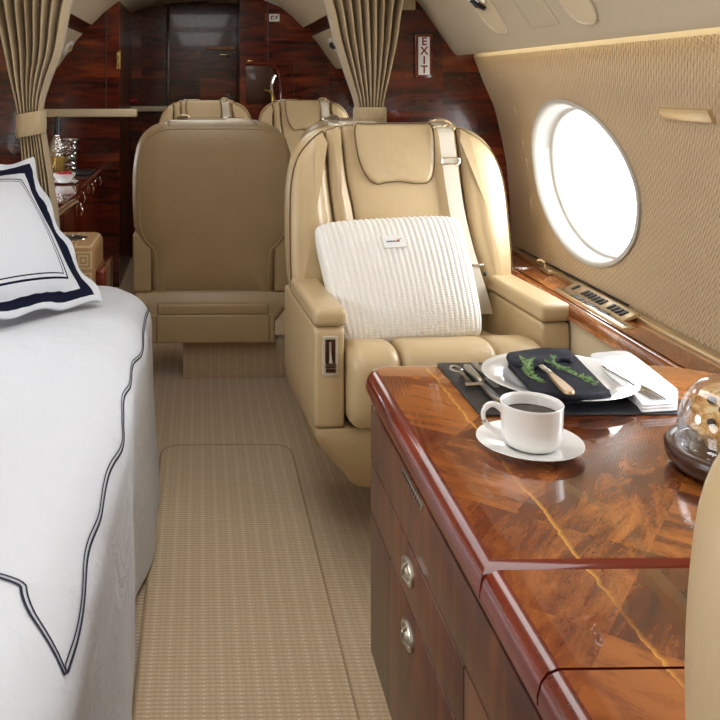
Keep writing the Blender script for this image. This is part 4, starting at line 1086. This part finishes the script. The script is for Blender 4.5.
for th, ph, r in ((-2.5,.55,.008),(-2.0,.6,.009),(-2.75,.15,.006),(-1.7,.2,.007),(-2.2,.15,.006),(-1.3,.7,.007),(-3.0,.7,.006)):
    bm = bmesh.new(); R_ = .057; ball(bm, (R_*1.0*math.cos(th)*math.cos(ph), R_*1.0*math.sin(th)*math.cos(ph), .036+R_*.82*math.sin(ph)), r, 2, (1,1,.8)); obj('blueberry', bm, M['berry'], mf)

# ------------------------------------------------------------------ beyond the bulkhead, left: arm end and credenza
ad = thing('divan_arm', 'end of a divan armrest in key-pattern cloth behind the bed', 'armrest', (-.6, 3.3, 0)); AO = Vector(ad.location)
bm = bmesh.new(); slab(bm, rrect(-1.0-AO.x, .12, -.372-AO.x, .692, .03), rnd(3.13-AO.y, 3.42-AO.y, .02), lambda a, b, d: (a, d, b)); obj('arm_body', bm, M['greek'], ad)
bm = rbox((-.372-AO.x, 3.15-AO.y, .0), (-.335-AO.x, 3.42-AO.y, .60), .012); obj('arm_wood_side', bm, M['wood_red'], ad)
cz = PYY(73, 238.5, 3.26)
bm = bmesh.new(); lathe(bm, [(0,0),(.044,0),(.044,.002),(0,.002)], 32, (cz.x-AO.x, 3.27-AO.y, .6918)); obj('cup_well', bm, M['black'], ad)
bm = bmesh.new(); lathe(bm, [(.044,-.004),(.046,.002),(.052,.003),(.056,.0)], 40, (cz.x-AO.x, 3.27-AO.y, .6925)); obj('cup_holder', bm, M['chrome'], ad)

cr = thing('credenza', 'low glossy wooden credenza with curved front along the rear left wall', 'cabinet', (-.8, 4.45, 0)); RO = Vector(cr.location)
def fx(y): return -.575 - .035*(1/(1+math.exp(-(y-4.35)*9))) + .02*math.exp(-((y-4.15)/.25)**2)
ys = [3.44+i*(5.5-3.44)/50 for i in range(51)]
ol = [(fx(y), y) for y in ys]+[(-.95,5.495),(-.95,3.44)]
bm = bmesh.new(); slab(bm, ol, [(.008,.712),(0,.716),(-.004,.724),(0,.734),(.008,.74)], lambda a, b, d: (a-RO.x, b-RO.y, d), capn=2); obj('credenza_top', bm, M['wood_cred'], cr)
bm = bmesh.new(); ol2 = [(fx(y)-.02, y) for y in ys]+[(-.95,5.49),(-.95,3.445)]
slab(bm, ol2, [(0,.0),(0,.715)], lambda a, b, d: (a-RO.x, b-RO.y, d), capn=2); obj('credenza_body', bm, M['wood_red'], cr)
for ya, yb in ((3.46,3.8),(3.81,4.24),(4.25,4.68),(4.69,5.08),(5.09,5.46)):
    d_ys = [ya+(yb-ya)*i/8 for i in range(9)]
    bm = bmesh.new(); slab(bm, [(fx(y)-.012, y) for y in d_ys]+[(fx(y)-.022, y) for y in d_ys[::-1]], [(0,.08),(0,.70)], lambda a, b, d: (a-RO.x, b-RO.y, d), capn=1)
    dd = obj('door', bm, M['wood_red'], cr, angle=50)
    yp = yb-.04
    if ya > 3.5:
        bm = bmesh.new(); ball(bm, (fx(yp)-.004-RO.x, yp-RO.y, .69), .007); tube(bm, [(fx(yp)-.002-RO.x, yp-RO.y, .685), (fx(yp)+.004-RO.x, yp-RO.y, .66), (fx(yp)-.002-RO.x, yp-RO.y, .64)], [.003,.006,.003], 8); obj('pull', bm, M['chrome'], dd)
CT = .7405
def onct(u, v): return PZ(u, v, CT)
b = onct(57, 171); bt = thing('champagne_bottle', 'champagne bottle with dark neck standing on the rear credenza', 'bottle', (b.x, 5.12, CT))
k = 5.12/b.y; bt.location.x = PYY(57, 171, 5.12).x
bm = bmesh.new(); lathe(bm, [(0,.0),(.040,.0),(.043,.006),(.043,.13),(.041,.15)], 32); obj('bottle_glass', bm, M['goldbottle'], bt)
bm = bmesh.new(); lathe(bm, [(.0435,.105),(.0435,.15),(.040,.175),(.028,.20),(.018,.22),(.0165,.235)], 32); obj('foil', bm, M['hammered'], bt)
bm = bmesh.new(); lathe(bm, [(.0175,.222),(.017,.26),(.0155,.30),(.0175,.302),(.0175,.33),(0,.332)], 24); obj('neck', bm, M['blackglass'], bt)
ib = thing('ice_bucket', 'hammered silver ice bucket beside the champagne bottle', 'ice bucket', (PYY(69, 160, 5.2).x, 5.2, CT))
bm = bmesh.new(); lathe(bm, [(0,0),(.040,.0),(.044,.008),(.058,.19),(.062,.195),(.060,.198),(.055,.19),(.042,.012),(0,.01)], 36); obj('bucket', bm, M['hammered'], ib)
b = onct(64, 183)
ps = thing('side_plate', 'small white plate under the berry bowl on the credenza', 'plate', (b.x, b.y, CT))
bm = bmesh.new(); lathe(bm, [(0,0),(.045,0),(.075,.008),(.076,.010),(.045,.004),(0,.004)], 40); obj('plate_dish', bm, M['china'], ps)
bw = thing('berry_bowl', 'white bowl filled with red berries on the rear credenza', 'bowl', (b.x, b.y, CT+.0045))
bm = bmesh.new(); lathe(bm, [(0,0),(.03,0),(.034,.004),(.058,.034),(.062,.045),(.060,.046),(.055,.036),(.03,.01),(0,.008)], 40); obj('bowl_dish', bm, M['china'], bw)
berry0 = None; random.seed(5)
for i in range(14):
    a = random.uniform(0, 2*PI); r = .042*math.sqrt(random.random()); z = .036+random.uniform(0,.012)
    if berry0 is None:
        bm = bmesh.new(); ball(bm, (0,0,0), .010, 2, (1,1,1.1)); berry0 = obj('berry', bm, M['redberry']); q = berry0
    else: q = berry0.copy(); C.objects.link(q)
    q.location = (b.x+r*math.cos(a), b.y+r*math.sin(a), CT+.0045+z)
    tag(q, 'red berry heaped in the white bowl on the credenza', 'berry', 'red berries in the bowl')
b = onct(84, 171); bkk = thing('menu_folder', 'dark folder lying flat on the credenza beside the ice bucket', 'folder', (PYY(83,171,5.12).x, 5.15, CT))
obj('cover', rbox((-.06,-.11,0), (.06,.10,.018), .003), M['mat'], bkk)

# small fittings on the rear walls
def fitting(name, label, cat, u, v, Y, parts):
    p = PYY(u, v, Y); t = thing(name, label, cat, p); 
    for nm, bm, m in parts: obj(nm, bm, m, t)
    return t
def tb_(pts, r): bm = bmesh.new(); tube(bm, pts, r, 8); return bm
fitting('door_latch', 'small brass latch high on the left rear panel edge', 'latch', 118.5, 60, 5.485, [('bar', tb_([(0,-.004,.05),(.002,-.02,.03),(-.002,-.02,-.02),(0,-.004,-.05)], .008), M['brass']), ('plate', rbox((-.012,-.004,-.055), (.012,.006,.055), .002), M['brass'])])
pc = fitting('placard', 'thin tan strip placard across the central rear door', 'sign', 220.5, 48, YC-.03, [('strip', rbox((-.105,-.004,-.012), (.105,.03,.012), .002), simple('tan_placard', lin((205,150,110)), .5))])
fitting('door_catch', 'small brass framed catch below the tan strip placard', 'catch', 225, 55.5, YC-.02, [('frame', rbox((-.036,-.004,-.010), (.036,.018,.010), .002), M['brass']), ('insert', rbox((-.031,-.006,-.007), (.031,.0,.007), .001), M['wood_dark'])])
fitting('brass_plate', 'small brass plate at the upper corner of the rear nook', 'plate', 250.5, 61, YR-.002, [('plate', rbox((-.018,-.004,-.005), (.018,.0,.005), .001), M['brass'])])
# nook with chrome handle
nt = thing('wall_nook', 'dark curved wooden nook on the rear wall with chrome handle and brass tap', 'nook', PYY(262, 85, YR)); o0 = Vector(nt.location)
pth = [PYY(*q, YR-.006)-o0 for q in ((244,63),(262,63),(272,65),(278,71),(280,82),(280,105))]
obj('frame_moulding', tb_(pth, .010), M['wood_red'], nt)
q0 = PYY(246, 66, YR)-o0; q1 = PYY(273, 104, YR)-o0
obj('nook_back', rbox((q0.x, -.004, q1.z), (q1.x, -.0005, q0.z), .001), M['wood_dark'], nt)
obj('grab_handle', tb_([PYY(*q, YR-.03)-o0 for q in ((275,75),(272,82),(272,92),(274,100),(278,104))], .011), M['chrome'], nt)
tp = obj('tap', tb_([PYY(*q, YR-.05)-o0 for q in ((272,112),(272,99),(271,93),(268,91),(264,90))], .008), M['brass'], nt)
kb = thing('knob_plate', 'cluster of small brass knobs behind the far left seat', 'knob plate', PYY(230, 98, YC-.015)); o0 = Vector(kb.location)
for u, v in ((225.5,99),(230,95),(234,98),(231,100)):
    bm = bmesh.new(); ball(bm, PYY(u, v, YC-.015)-o0, .011); obj('knob', bm, M['brass'], kb)
obj('stem', rbox((-.03,.002,-.05), (.03,.0158,.03), .002), M['wood_dark'], kb)
fl = thing('red_cushion', 'small dark red object on the recess rail', 'ornament', PYY(130, 101, YC-.06)); 
bm = bmesh.new(); ball(bm, (0,0,0), .035, 3, (1.6,.8,.55)); obj('ornament_body', bm, M['redberry'], fl)

# ------------------------------------------------------------------ light
w = bpy.data.worlds.new('sky'); bpy.context.scene.world = w; w.use_nodes = True
bgn = w.node_tree.nodes['Background']; bgn.inputs[0].default_value = (.93,.965,1,1); bgn.inputs[1].default_value = 5.0
def area(name, loc, rot, sx, sy, e, col=(1,1,1)):
    l = bpy.data.lights.new(name, 'AREA'); l.shape = 'RECTANGLE'; l.size = sx; l.size_y = sy; l.energy = e; l.color = col
    o = bpy.data.objects.new(name, l); C.objects.link(o); o.location = loc; o.rotation_euler = rot; return o
# daylight behind each window
for i, y in enumerate(RW): area('daylight', (1.17, y+.12, WZ), (0, PI/2, 0), .62, 1.0, 22 if y < 3 else 6, (.95,.98,1))
for y in (2.0, .8, 4.3): area('daylight', (-1.17, y, WZ), (0, -PI/2, 0), .62, .9, 10 if y < 3 else 6, (.95,.98,1))
# fill lights added under the ceiling, main cabin and rear; no fixtures there
area('ceiling_fill', (0, 1.2, 1.84), (0,0,0), .6, 3.4, 23, (.985,.99,1))
area('ceiling_fill', (0, 4.7, 1.84), (0,0,0), .5, 1.6, 7, (1,.97,.93))
# warm cove strips
for s in (1,-1): area('cove_lamp', (s*.905, 1.0, 1.385), (0, math.radians(-66*s), 0), .02, 4.0, 1.5, (1,.82,.5))
vs = bpy.context.scene.view_settings
vs.view_transform = 'Standard'; vs.look = 'None'; vs.gamma = 1; vs.use_curve_mapping = False; vs.exposure = -0.15
